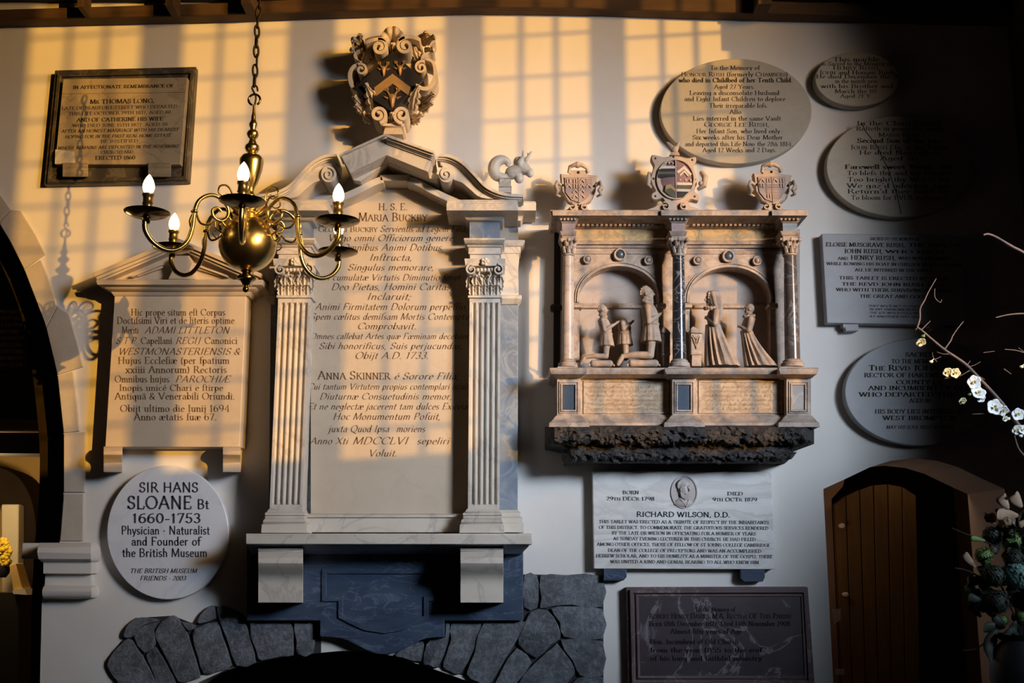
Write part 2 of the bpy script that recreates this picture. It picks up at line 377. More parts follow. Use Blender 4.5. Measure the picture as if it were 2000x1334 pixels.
g('h', .56, [[(.12, 1.04), (.12, 0)], arc(.28, .38, .16, .24, 170, 0) + [(.44, 0)]], [(.08, 1.04), (.12, 0), (.44, 0)])
g('i', .26, [[(.13, .62), (.13, 0)], [(.13, .82), (.13, .90)]], [(.09, .61), (.13, 0)])
g('j', .26, [[(.15, .62), (.15, -.12)] + arc(.03, -.14, .12, .16, 0, -110), [(.15, .82), (.15, .90)]], [(.11, .61)])
g('k', .52, [[(.12, 1.04), (.12, 0)], [(.44, .61), (.14, .28)], [(.22, .38), (.46, 0)]], [(.08, 1.04), (.12, 0), (.46, 0)])
g('l', .26, [[(.13, 1.04), (.13, 0)]], [(.09, 1.04), (.13, 0)])
g('m', .84, [[(.12, .62), (.12, 0)], arc(.27, .40, .15, .22, 170, 0) + [(.42, 0)], arc(.57, .40, .15, .22, 170, 0) + [(.72, 0)]], [(.08, .61), (.12, 0), (.42, 0), (.72, 0)])
g('n', .56, [[(.12, .62), (.12, 0)], arc(.28, .38, .16, .24, 170, 0) + [(.44, 0)]], [(.08, .61), (.12, 0), (.44, 0)])
g('o', .54, [arc(.27, .31, .20, .31, 0, 360)])
g('p', .54, [[(.12, .62), (.12, -.30)], arc(.29, .31, .18, .31, 175, -180)], [(.08, .61), (.12, -.30)])
g('q', .54, [arc(.25, .31, .18, .31, 5, 360), [(.42, .60), (.42, -.30)]], [(.42, -.30)])
g('r', .40, [[(.12, .62), (.12, 0)], arc(.26, .42, .14, .19, 165, 50)], [(.08, .61), (.12, 0)])
g('s', .40, [arc(.20, .46, .13, .16, 40, 250) + [(.22, .30)] + arc(.20, .155, .14, .155, 70, -150)])
g('t', .34, [[(.16, .84), (.16, .12)] + arc(.26, .12, .10, .12, 180, 300), [(.04, .60), (.30, .60)]])
g('u', .56, [[(.12, .62), (.12, .2)] + arc(.28, .22, .16, .22, 180, 340) + [(.43, .2)], [(.43, .62), (.43, 0), (.50, 0)]], [(.08, .61), (.39, .61)])
g('v', .50, [[(.05, .62), (.25, 0)], [(.25, 0), (.45, .62)]], [(.05, .62), (.45, .62)])
g('w', .74, [[(.05, .62), (.22, 0)], [(.22, 0), (.37, .60)], [(.37, .60), (.52, 0)], [(.52, 0), (.69, .62)]], [(.05, .62), (.69, .62)])
g('x', .52, [[(.07, .62), (.45, 0)], [(.45, .62), (.07, 0)]], [(.07, .62), (.45, 0), (.45, .62), (.07, 0)])
g('y', .50, [[(.05, .62), (.26, .02)], [(.45, .62), (.20, -.22), (.08, -.28)]], [(.05, .62), (.45, .62)])
g('z', .46, [[(.06, .60), (.40, .60)], [(.40, .60), (.06, 0)], [(.06, 0), (.42, 0)]])
g('0', .62, [arc(.31, .5, .23, .5, 0, 360)])
g('1', .42, [[(.10, .82), (.22, 1), (.22, 0)]], [(.22, 0)])
g('2', .58, [arc(.28, .74, .20, .26, 160, -30) + [(.08, 0), (.52, 0), (.53, .12)]])
g('3', .56, [arc(.26, .76, .18, .24, 150, -90), arc(.26, .27, .21, .27, 90, -150)])
g('4', .62, [[(.44, 0), (.44, 1), (.06, .28), (.58, .28)]], [(.44, 0)])
g('5', .56, [[(.48, 1), (.16, 1), (.12, .56)], [(.12, .56)] + arc(.27, .30, .21, .30, 110, -150)])
g('6', .60, [[(.48, .98)] + arc(.36, .42, .28, .52, 100, 180) + arc(.30, .30, .22, .30, 180, 530)])
g('7', .56, [[(.08, .86), (.08, 1), (.50, 1)], [(.50, 1), (.20, 0)]])
g('8', .58, [arc(.29, .76, .18, .24, -90, 270), arc(.29, .26, .22, .27, 90, 450)])
g('9', .60, [arc(.30, .70, .22, .30, 0, 360), arc(.24, .58, .28, .52, 0, -80)])
g('.', .24, [[(.12, .0), (.12, .08)]]); g(',', .24, [[(.12, .06), (.08, -.14)]]); g(';', .24, [[(.12, .06), (.08, -.14)], [(.12, .46), (.12, .54)]])
g(':', .24, [[(.12, 0), (.12, .08)], [(.12, .46), (.12, .54)]]); g('-', .40, [[(.06, .36), (.34, .36)]]); g("'", .2, [[(.11, 1.0), (.08, .80)]])
g('(', .34, [arc(.40, .42, .26, .62, 120, 240)]); g(')', .34, [arc(-.06, .42, .26, .62, 60, -60)]); g('·', .30, [[(.15, .36), (.15, .46)]])
g('&', .74, [[(.70, .55)] + arc(.30, .24, .24, .24, 20, -240) + arc(.32, .78, .15, .20, 240, -60) + [(.22, .48), (.66, 0)]])
g('æ', .74, [arc(.22, .44, .14, .18, 165, 0) + [(.36, .12)], [(.36, .36), (.25, .36)] + arc(.22, .18, .15, .18, 90, 320), [(.36, .34), (.68, .36)] + arc(.53, .33, .16, .29, 5, 180) + arc(.53, .30, .18, .30, 180, 315)])
g('œ', .80, [arc(.24, .31, .18, .31, 0, 360), [(.42, .34), (.74, .36)] + arc(.59, .33, .16, .29, 5, 180) + arc(.59, .30, .18, .30, 180, 315)])
g('Æ', .98, [[(.04, 0), (.46, 1)], [(.46, 1), (.46, 0)], [(.20, .36), (.46, .36)], [(.46, 1), (.90, 1), (.90, .86)], [(.46, .52), (.80, .52)], [(.46, 0), (.92, 0), (.93, .16)]], [(.04, 0)])
g('é', .48, GL['e'][1] + [[(.24, .74), (.36, .94)]]); g('â', .50, GL['a'][1] + [[(.12, .74), (.25, .90), (.38, .74)]])
def glyph_quads(ch, thick, thin, serif, nib, bold=0.0):
    w, strokes, ser = GL[ch]
    quads = []
    for st in strokes:
        n = len(st); L = []; R = []
        for i in range(n):
            a = st[max(i - 1, 0)]; b = st[min(i + 1, n - 1)]
            tx, ty = b[0] - a[0], b[1] - a[1]; l = math.hypot(tx, ty) or 1; tx /= l; ty /= l
            ang = math.atan2(ty, tx)
            hw = (thin + (thick - thin) * abs(math.sin(ang - nib)) ** 1.4) / 2
            x, y = st[i]
            if i == 0: x -= tx * thin * .4; y -= ty * thin * .4
            if i == n - 1: x += tx * thin * .4; y += ty * thin * .4
            L.append((x - ty * hw, y + tx * hw)); R.append((x + ty * hw, y - tx * hw))
        for i in range(n - 1): quads.append((L[i], L[i + 1], R[i + 1], R[i]))
    if serif:
        for (x, y) in ser:
            h = thin * .55; q = .13 + thick * .2
            quads.append(((x - q, y - h), (x + q, y - h), (x + q, y + h), (x - q, y + h)))
    return w, quads
STY = {'roman': (.135, .04, True, .26, 0.0), 'ital': (.115, .035, False, .45, .27), 'bold': (.19, .07, True, .2, 0.0), 'sans': (.15, .10, False, .3, 0.0),
       'boldsans': (.18, .14, False, .3, 0.0), 'romanital': (.125, .04, True, .3, .24), 'boldital': (.17, .08, False, .3, .22), 'light': (.11, .06, False, .35, 0.0)}
def text_line(b, s, xl, xr, yb, cap, d, style='roman', dy=0.0, gap=0.05, small=.78):
    """one line of lettering between px xl and xr, baseline yb, capital height cap px; '|' switches small capitals"""
    thick, thin, serif, nib, shear = STY[style]
    x = 0.0; quads = []; k = 1.0
    for ch in s:
        if ch == '|': k = small if k == 1.0 else 1.0; continue
        if ch == ' ': x += .36; continue
        if ch == '^': continue
        if ch not in GL: continue
        w, qs = glyph_quads(ch, thick, thin, serif, nib)
        for q in qs: quads.append([((x + (p[0] + shear * p[1]) * k), p[1] * k) for p in q])
        x += (w + gap) * k
    tot = max(x - gap, .01); sx = (xr - xl) / tot
    for q in quads:
        vs = []
        for (u, v) in q:
            X = xl + u * sx; Y = yb - v * cap + dy * (X - (xl + xr) / 2)
            vs.append(b.v(M(X, Y, d)))
        b.f(vs)
def inscription(lines, d, parent, mt, name='inscription', **kw):
    b = B()
    for l in lines:
        s, xl, xr, yb, cap = l[:5]; st = l[5] if len(l) > 5 else kw.get('style', 'roman')
        text_line(b, s, xl, xr, yb, cap, d, st, kw.get('dy', 0.0), kw.get('gap', .05))
    return finish(b, name, mt, parent, smooth=0)
# ------------------------------------------------------------------ the room
def fill_with_holes(b, outer, holes, y):
    bm = b.bm; es = []
    for loop in [outer] + holes:
        vs = [bm.verts.new((p[0], y, p[1])) for p in loop]
        for i in range(len(vs)): es.append(bm.edges.new((vs[i], vs[(i + 1) % len(vs)])))
    bmesh.ops.triangle_fill(bm, use_beauty=True, use_dissolve=False, edges=es)
def xz(pts, d=0.0):
    return [(M(p[0], p[1], d).x, M(p[0], p[1], d).z) for p in pts]
LA_R = smooth_pts([(-250, 215), (-140, 285), (-60, 365), (0, 439), (20, 472), (47, 526), (85, 625), (112, 733), (124, 846), (124, 960), (117, 1057)], 3) + [(82, 1169), (78, 1334)]
DOOR_TOP = [(1608, 955), (1650, 936), (1700, 912), (1740, 900), (1785, 895), (1830, 900), (1870, 912), (1920, 936), (1962, 955)]
ARCH_TOP = [(300, 1420), (345, 1362), (385, 1334), (440, 1309), (508, 1292), (576, 1280), (617, 1276), (668, 1271), (720, 1272), (770, 1282), (825, 1300), (862, 1312), (923, 1334), (965, 1362), (1010, 1420)]
ZF = 0.0
def to_floor(loop):
    l = xz(loop); return [(l[0][0], ZF + .001)] + l + [(l[-1][0], ZF + .001)]
wall_l, wall_r = -3.6, 5.0
la = xz(LA_R); cxa = la[0][0]
hole_left = [(la[-1][0], ZF + .001)] + la[::-1] + [(2 * cxa - p[0], p[1]) for p in la[1:]] + [(2 * cxa - la[-1][0], ZF + .001)]
hole_door = to_floor(DOOR_TOP); hole_arch = to_floor(ARCH_TOP)
hole_left = [p for p in hole_left]
wl = min(p[0] for p in hole_left) - 0.5
b = B()
outer = [(wl, ZF), (wall_r, ZF), (wall_r, 7.2), (wl, 7.2)]
fill_with_holes(b, outer, [hole_left, hole_door, hole_arch], 0.0)
for hl in (hole_left, hole_door, hole_arch):
    n = len(hl)
    for i in range(n):
        p, q = hl[i], hl[(i + 1) % n]
        if abs(p[1] - q[1]) < 1e-6 and p[1] < .01: continue
        b.f([b.v((p[0], 0, p[1])), b.v((q[0], 0, q[1])), b.v((q[0], .45, q[1])), b.v((p[0], .45, p[1]))])
setp(finish(b, 'wall_back', PLASTER, smooth=0), kind='structure')
b = B(); b.box(wl, 5.3, -.1, 0, -4.0, 12.0)
setp(finish(b, 'floor', DKSTONE, smooth=0), kind='structure')
b = B(); b.box(wl, 5.3, 7.2, 7.3, -.4, 12.0)
setp(finish(b, 'ceiling', WOODK, smooth=0), kind='structure')
# unseen pier added past the right edge, stepped in depth to shade the wall
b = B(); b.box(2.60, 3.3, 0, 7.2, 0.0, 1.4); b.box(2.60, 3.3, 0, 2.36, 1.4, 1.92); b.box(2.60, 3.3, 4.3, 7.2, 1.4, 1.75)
setp(finish(b, 'wall_shade_pier', DKSTONE, smooth=0), kind='structure')
# right wall with five tall leaded lights; the low sun comes through them
XW = 5.0
LIGHTS = [(62, 275), (360, 562), (657, 868), (945, 1150), (1222, 1421)]
wins = []
for (l, r) in LIGHTS:
    a = M(l, 60, 0); c = M(r, 60, 0)
    y1 = (XW - a.x) / SA; y0 = (XW - c.x) / SA
    zs = M((l + r) / 2, 917 if l < 600 else 898, 0).z + SB * (y0 + y1) / 2; zt = M((l + r) / 2, 8, 0).z + SB * (y0 + y1) / 2
    wins.append((y0, y1, zs, zt))
b = B(); bm = b.bm
es = []
for loop in [[(0.0, 0), (12.0, 0), (12.0, 7.2), (0.0, 7.2)]] + [[(y0, zs), (y1, zs), (y1, zt), (y0, zt)] for (y0, y1, zs, zt) in wins]:
    vs = [bm.verts.new((XW, -p[0], p[1])) for p in loop]
    for i in range(len(vs)): es.append(bm.edges.new((vs[i], vs[(i + 1) % len(vs)])))
bmesh.ops.triangle_fill(bm, use_beauty=True, use_dissolve=False, edges=es)
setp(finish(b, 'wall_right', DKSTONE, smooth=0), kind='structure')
for i, (y0, y1, zs, zt) in enumerate(wins):
    b = B(); t = .016
    for k in (1, 2):
        y = y0 + (y1 - y0) * k / 3
        b.box(XW, XW + .02, zs, zt, y - t / 2, y + t / 2)
    for k in range(12):
        z = zt - .175 - k * .232
        if z > zs + .04: b.box(XW, XW + .02, z - t / 2, z + t / 2, y0, y1)
    setp(finish(b, 'window_%d' % (i + 1), IRON, smooth=0), kind='structure')
# timber wall plate, and a black strip standing in for the shaded gap above
low = smooth_pts([(-60, 44), (0, 39), (200, 34), (400, 30), (640, 22), (860, 15), (1000, 14), (1180, 17), (1400, 24), (1600, 29), (1760, 32), (2060, 40)], 3)
up = smooth_pts([(2060, 8), (1760, 8), (1640, 6), (1180, -10), (860, -14), (500, 2), (330, 8), (-60, 20)], 3)
b = B(); b.prism(low + up, 0, .09)
setp(finish(b, 'trim_1', WOOD, smooth=30, bevel=.006), kind='structure')
b = B()
a = M(-80, 0, .1); c = M(2080, 0, .1)
b.box(a.x, c.x, M(1000, -6, .1).z + .02, 5.2, 0, .1)
setp(finish(b, 'trim_2', WOODK, smooth=0), kind='structure')
b = B()
for (l, r, y0, y1) in ((150, 162, -40, 14), (322, 340, -40, 12), (470, 492, -40, 7), (1480, 1508, -40, 8)):
    b.prism([(l, y0), (r, y0), (r, y1), (l, y1)], .08, .2)
setp(finish(b, 'trim_3', WOOD, smooth=0, bevel=.004), kind='structure')
# dressed stones round the left arch
stones = [
    [(-40, 350), (-8, 368), (21, 409), (0, 432), (0, 439), (-60, 366)],
    [(21, 409), (40, 411), (70, 460), (88, 497), (47, 526), (20, 472), (0, 439), (0, 432)],
    [(79, 506), (96, 548), (112, 598), (90, 640), (85, 625), (47, 526)],
    [(112, 598), (134, 612), (150, 668), (162, 717), (112, 733), (90, 640)],
    [(142, 724), (150, 790), (155, 843), (124, 846), (112, 733)],
    [(166, 843), (166, 940), (165, 962), (124, 962), (124, 846)],
    [(163, 964), (162, 1057), (117, 1057), (124, 964)]]
t4 = None
for pl in stones:
    b = B(); c = (sum(p[0] for p in pl) / len(pl), sum(p[1] for p in pl) / len(pl))
    b.prism([(c[0] + (p[0] - c[0]) * .985, c[1] + (p[1] - c[1]) * .985) for p in pl], -.01, .012)
    o = finish(b, 'trim_4' if t4 is None else 'voussoir', SANDST, t4, smooth=0, bevel=.003)
    if t4 is None: t4 = setp(o, kind='structure')
# moulded impost below the arch
b = B()
b.stack([(1170, 86, 175, .015), (1168, 84, 178, .075), (1162, 82, 179, .095), (1154, 82, 179, .10), (1147, 84, 179, .085), (1143, 87, 178, .045), (1121, 88, 178, .04), (1120.5, 84, 178, .085), (1098, 84, 178, .085), (1097, 80, 178, .10), (1092, 75, 178, .125), (1080, 72, 178, .135), (1069, 73, 178, .125), (1064, 76, 178, .10), (1060, 78, 177, .08)], -.02)
p = M(78, 1100, 0); q = M(60, 1060, 0); zt = M(78, 1060, .08).z
b.box(p.x - .10, p.x + .1, zt - .075, zt, -.44, -.02)
setp(finish(b, 'trim_5', PLASTER, smooth=40, bevel=.002), kind='structure')
# recessed inner order of the left arch and the chapel seen through it
inner = smooth_pts([(-60, 395), (-25, 455), (0, 512), (28, 575), (48, 640), (62, 720), (73, 815), (78, 900), (74, 1000), (68, 1060)], 3) + [(62, 1170), (58, 1420)]
outr = [(p[0] + 62 + 0 * k, p[1]) for k, p in enumerate(inner)]
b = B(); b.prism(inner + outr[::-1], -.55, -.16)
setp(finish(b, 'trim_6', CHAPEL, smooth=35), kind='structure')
b = B()
x0 = M(-420, 900, -2.6).x; x1 = M(300, 900, -2.6).x
b.box(x0, x1, 0, 5.0, -2.75, -2.6)
setp(finish(b, 'wall_chapel', WARMPL, smooth=0), kind='structure')
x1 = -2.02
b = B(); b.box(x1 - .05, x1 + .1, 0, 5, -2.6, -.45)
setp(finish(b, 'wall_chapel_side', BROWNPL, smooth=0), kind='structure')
b = B(); b.box(x0, x1, 5.0, 5.05, -2.75, -.45)
setp(finish(b, 'ceiling_chapel', WOODK, smooth=0), kind='structure')
b = B(); b.prism([(-200, 817), (120, 819), (120, 844), (-200, 843)], -1.6, -1.3)
setp(finish(b, 'trim_7', WOOD, smooth=0, bevel=.01), kind='structure')
b = B(); b.prism([(-200, 843), (120, 844), (120, 886), (-200, 884)], -1.6, -1.36); b.prism([(-200, 400), (120, 400), (120, 818), (-200, 818)], -1.6, -1.5)
setp(finish(b, 'wall_chapel_screen', WOODK, smooth=0), kind='structure')
ring_o = smooth_pts([(-140, 1250), (-140, 1000), (-105, 935), (-50, 905), (0, 914), (35, 932), (58, 968), (68, 1010), (70, 1070), (70, 1330)], 4)
ring_i = smooth_pts([(-96, 1250), (-96, 1010), (-70, 985), (-40, 975), (0, 984), (22, 988), (34, 1004), (38, 1030), (38, 1070), (38, 1330)], 4)
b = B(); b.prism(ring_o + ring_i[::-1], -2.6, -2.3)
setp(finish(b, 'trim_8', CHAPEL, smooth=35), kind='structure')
# passage behind the right doorway and behind the low middle arch
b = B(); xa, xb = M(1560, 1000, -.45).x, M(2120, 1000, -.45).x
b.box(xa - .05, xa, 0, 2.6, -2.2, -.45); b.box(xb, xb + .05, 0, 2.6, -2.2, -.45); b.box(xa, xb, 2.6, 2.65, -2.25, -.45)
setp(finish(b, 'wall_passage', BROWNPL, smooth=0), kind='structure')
b = B(); b.box(xa, xb, 0, 2.6, -2.25, -2.2)
setp(finish(b, 'wall_passage_end', WOODK, smooth=0), kind='structure')  # black colour stands in for the unlit depth of the passage
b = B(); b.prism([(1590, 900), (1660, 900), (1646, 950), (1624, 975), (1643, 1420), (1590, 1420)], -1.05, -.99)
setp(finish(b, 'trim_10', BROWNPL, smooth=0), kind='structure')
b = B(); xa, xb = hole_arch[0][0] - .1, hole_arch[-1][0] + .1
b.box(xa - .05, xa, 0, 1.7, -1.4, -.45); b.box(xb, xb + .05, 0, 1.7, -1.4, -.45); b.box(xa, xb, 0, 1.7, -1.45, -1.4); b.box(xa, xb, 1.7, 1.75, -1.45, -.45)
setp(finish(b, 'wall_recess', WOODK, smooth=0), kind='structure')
# rough stones round the middle arch
def Z1(x, y): return (190 + x / 4.348, 1160 + y / 4.348)
def Z2(x, y): return (760 + x / 4.348, 1100 + y / 4.348)
ST_L = [[(85, 560), (215, 400), (290, 390), (360, 500), (400, 560), (500, 760), (480, 900), (300, 960), (160, 740), (95, 650)],
        [(220, 370), (235, 290), (320, 205), (420, 205), (520, 225), (400, 260), (340, 320), (290, 370)],
        [(305, 375), (350, 310), (400, 265), (530, 230), (475, 310), (495, 420), (395, 510)],
        [(410, 515), (490, 450), (610, 650), (665, 757), (690, 900), (560, 920), (470, 660)],
        [(490, 310), (545, 225), (640, 180), (690, 215), (740, 290), (800, 440), (870, 680), (850, 725), (770, 750), (690, 755), (610, 600), (500, 390)],
        [(715, 240), (835, 265), (790, 315), (760, 300)],
        [(845, 250), (865, 185), (930, 115), (985, 105), (1000, 215), (910, 245)],
        [(800, 330), (870, 275), (1010, 235), (1060, 360), (1140, 610), (1040, 660), (900, 685), (850, 540)],
        [(1015, 110), (1120, 115), (1200, 160), (1210, 240), (1260, 260), (1300, 400), (1345, 590), (1180, 615), (1110, 420), (1040, 240)],
        [(1290, 240), (1640, 240), (1660, 400), (1660, 525), (1560, 535), (1390, 570), (1350, 500)],
        [(1670, 240), (1830, 240), (1835, 505), (1700, 520), (1690, 400)]]
ST_R = [[(1145, 100), (1255, 105), (1270, 240), (1255, 380), (1145, 380)],
        [(1280, 105), (1500, 100), (1815, 110), (1815, 375), (1550, 355), (1400, 365), (1275, 385), (1290, 300)],
        [(1370, 385), (1550, 365), (1815, 390), (1815, 650), (1480, 630), (1450, 510)],
        [(1200, 410), (1350, 400), (1440, 530), (1455, 640), (1380, 690), (1250, 810), (1090, 690), (1120, 580)],
        [(1450, 650), (1815, 665), (1815, 960), (1620, 960), (1560, 830)],
        [(1080, 720), (1215, 845), (1090, 1010), (1000, 1100), (880, 1100), (940, 930)],
        [(1240, 840), (1400, 700), (1440, 690), (1550, 840), (1580, 940), (1480, 1060), (1400, 1200), (1120, 1200), (1080, 1040)],
        [(800, 500), (1130, 490), (1150, 520), (1060, 700), (900, 960), (840, 1040), (740, 1010), (650, 950), (720, 760)],
        [(530, 500), (790, 500), (730, 720), (610, 940), (520, 925), (455, 890), (480, 780), (525, 640)],
        [(485, 500), (515, 500), (500, 680), (415, 890), (330, 870), (285, 855), (310, 690), (380, 645), (480, 630)],
        [(295, 690), (270, 840), (110, 805), (40, 785), (150, 700), (250, 660)],
        [(1590, 980), (1815, 975), (1815, 1250), (1420, 1250)],
        [(0, 700), (0, 0), (1, 1)]][:-1]
b = B()
b.prism([Z1(*p) for p in [(80, 560), (215, 390), (230, 290), (320, 205), (640, 185), (840, 262), (870, 180), (985, 100), (1200, 150), (1300, 235), (1900, 235), (1900, 500), (1560, 540), (870, 690), (700, 770), (500, 900), (300, 960), (150, 740)]], -.02, .004)
b.prism([Z2(*p) for p in [(1140, 95), (1820, 105), (1820, 1250), (1400, 1250), (900, 1110), (640, 955), (440, 890), (30, 790), (250, 660), (480, 490), (1140, 490)]], -.02, .004)
t9 = setp(finish(b, 'trim_9', MORTAR, smooth=0), kind='structure')
for Zf, lst in ((Z1, ST_L), (Z2, ST_R)):
    for pl in lst:
        q = [Zf(*p) for p in pl]
        c = (sum(p[0] for p in q) / len(q), sum(p[1] for p in q) / len(q))
        q = [(c[0] + (p[0] - c[0]) * .985 + random.uniform(-.5, .5), c[1] + (p[1] - c[1]) * .985 + random.uniform(-.5, .5)) for p in smooth_pts(q, 2, True)]
        b = B(); b.prism(q, 0, .020 + random.uniform(0, .010), .005)
        finish(b, 'voussoir', VOUS, t9, smooth=50)
# ------------------------------------------------------------------ wall tablets
def zl(sx, ox, oy):
    return lambda l: [(s, ox + a / sx, ox + c / sx, oy + y / sx, cap) + tuple(r) for (s, a, c, y, cap, *r) in l]
def at(px, py, d=0): return M(px, py, d)
# framed tablet, upper left
root = empty('framed_tablet', at(230, 361), 'rectangular inscribed tablet in a broad dark frame, upper left above the chandelier arms', 'memorial tablet', None)
b = B(); b.prism([(107, 137), (383, 130), (368, 355), (85, 361)], 0, .045)
fr = finish(b, 'frame', SLATE, root, bevel=.004)
b = B(); b.ribbon([(115, 146), (375, 139), (361, 347), (95, 353)], 7, .04, .06, True)
finish(b, 'rim_moulding', SLATE, fr, bevel=.003)
b = B(); b.prism([(123, 154), (366, 151), (352, 321), (107, 321)], .045, .09)
slab = finish(b, 'slab', DIRTY, root, bevel=.003)
b = B(); b.prism([(108, 292), (145, 296), (146, 319), (107, 320)], .088, .0915)
finish(b, 'repair_patch', MARBLE, slab)['label'] = 'pale triangular repair at the lower left corner'
b = B(); b.ribbon([(123, 182), (361, 179)], 2, .088, .094)
finish(b, 'raised_rule', DIRTY, slab)
Z = zl(2.668, 0, 0)
inscription(Z([("IN AFFECTIONATE REMEMBRANCE OF", 380, 905, 459, 6, 'bold'), ("M|R| THOMAS LONG,", 470, 805, 538, 8, 'bold'),
  ("LATE OF BEAUFORT STREET WHO DEPARTED", 322, 925, 567, 6), ("THIS LIFE OCTOBER 29TH 1837, AGED 80", 357, 890, 596, 6), ("AND OF CATHERINE HIS WIFE", 400, 850, 631, 7, 'bold'),
  ("WHO DIED JUNE 15TH 1827  AGED 70", 378, 872, 659, 6), ("AFTER AN HONEST MARRIAGE WITH HIS DEAREST", 318, 930, 687, 6, 'boldital'), ("HOPING FOR IN THE FIRST REAL HOME ESTATE", 338, 890, 717, 6, 'boldital'),
  ("BE JUSTIFIED", 525, 720, 743, 6), ("WHOSE REMAINS ARE DEPOSITED IN THE ADJOINING", 300, 930, 774, 6, 'boldital'), ("CHURCHYARD,", 525, 700, 800, 6), ("ERECTED 1860", 497, 705, 831, 7, 'bold')]), .0912, slab, INK, dy=-.016)
for (l, r) in ((122, 172), (289, 334)):
    b = B(); b.profx([(318, .045), (318, .10), (323, .115), (330, .105), (337, .115), (345, .105), (346, .045)], l, r)
    finish(b, 'corbel', DIRTY, root, bevel=.002)
# pedimented tablet
root = empty('pedimented_tablet', at(340, 923), 'cream marble Latin tablet with a triangular pediment, below the chandelier', 'memorial tablet')
b = B(); b.stack([(873, 205, 468, .13), (577, 223.5, 481, .13)])
slab = finish(b, 'slab', CREAM, root, bevel=.003)
inscription(zl(2.8375, 130, 470)([("Hic prope situm eſt Corpus", 357, 880, 415, 13), ("Doctiſsimi Viri et de literis optime", 280, 930, 460, 13), ("Meriti ", 308, 410, 514, 13), ("ADAMI LITTLETON", 432, 900, 514, 13, 'ital'),
  ("S T P ", 273, 395, 572, 13, 'ital'), ("Capellani", 412, 585, 572, 13), ("REGIJ", 604, 740, 572, 13, 'ital'), ("Canonici", 765, 947, 572, 13), ("WESTMONASTERIENSIS &", 285, 960, 632, 13, 'ital'),
  ("Hujus Eccleſiæ (per ſpatium", 285, 903, 682, 13), ("xxiiii Annorum) Rectoris", 327, 888, 733, 13), ("Omnibus hujus", 267, 570, 785, 13), ("PAROCHIÆ", 602, 903, 785, 13, 'ital'),
  ("Inopis unicé Chari e ſtirpe", 292, 868, 832, 12), ("Antiquâ & Venerabili Oriundi.", 267, 933, 880, 13), ("Obijt ultimo die Iunij 1694", 297, 903, 948, 13), ("Anno ætatis ſuæ 67.", 373, 833, 995, 13)]), .1312, slab, INKB)
b = B(); b.stack([(578, 222, 486, .135), (572, 218, 489, .15), (570, 216, 491, .152), (568, 213, 493, .165), (563, 206, 499, .185), (561, 204, 501, .185), (559, 200, 504, .20), (556, 190, 512, .21), (548, 187, 514.5, .215), (546, 189, 513, .21)])
finish(b, 'cornice', CREAM, root, bevel=.0015)
b = B(); b.prism([(205, 547), (346, 488), (496, 547)], 0, .13)
ty = finish(b, 'tympanum', CREAM, root)
b = B(); b.prism([(326, 547), (334, 530), (330, 512), (342, 498), (368, 498), (378, 514), (372, 530), (384, 547)], .13, .19, .01)
finish(b, 'pedestal', CREAM, ty, bevel=.002)
b = B()
for (w, off, d) in ((8, 4, .215), (7, 11, .20), (5, 17, .185)):
    b.ribbon([(178 + off * .9, 534 + off * .86), (347, 465 + off * 1.05)], w, 0, d); b.ribbon([(347, 465 + off * 1.05), (513.5 - off * .9, 534.8 + off * .86)], w, 0, d)
rk = finish(b, 'raking_cornice', CREAM, root, bevel=.0015)
for k in range(2):
    o = 8 + k * 6
    for pts in ([(240 + o * 2, 541 - o * .2), (318, 507 + o)], [(376, 507 + o), (460 - o * 2, 541 - o * .2)]):
        b = B(); b.ribbon(pts, 3.5, .12, .165 - k * .015)
        finish(b, 'inner_moulding', CREAM, ty)
for (l, r) in ((202, 239), (435, 470)):
    b = B(); b.profx([(872, .0), (872, .135), (876, .165), (882, .182), (888, .18), (893, .16), (898, .135), (904, .122), (912, .125), (922, .13), (923, .0)], l, r)
    finish(b, 'corbel', CREAM, root, bevel=.002)
# round plaque
root = empty('round_plaque', at(328, 1172), 'round white marble plaque with large grey capitals, lower left', 'plaque')
b = B(); b.prism(oval(327.5, 1040, 119, 131, 96), 0, .05)
disc = finish(b, 'disc', BRIGHT, root, bevel=.004)
inscription(zl(4.168, 190, 880)([("SIR HANS", 340, 822, 338, 18.5, 'sans'), ("SLOANE", 243, 770, 474, 24.5, 'sans'), ("Bt", 812, 908, 474, 18, 'sans'), ("1660-1753", 283, 843, 588, 18, 'sans'),
  ("Physician · Naturalist", 195, 915, 682, 16, 'sans'), ("and Founder of", 278, 840, 772, 16, 'sans'), ("the British Museum", 203, 895, 865, 16, 'sans'),
  ("THE BRITISH MUSEUM", 265, 808, 997, 8.6, 'boldital'), ("FRIENDS · 2003", 347, 720, 1057, 8.6, 'boldital')]), .0512, disc, INKG)
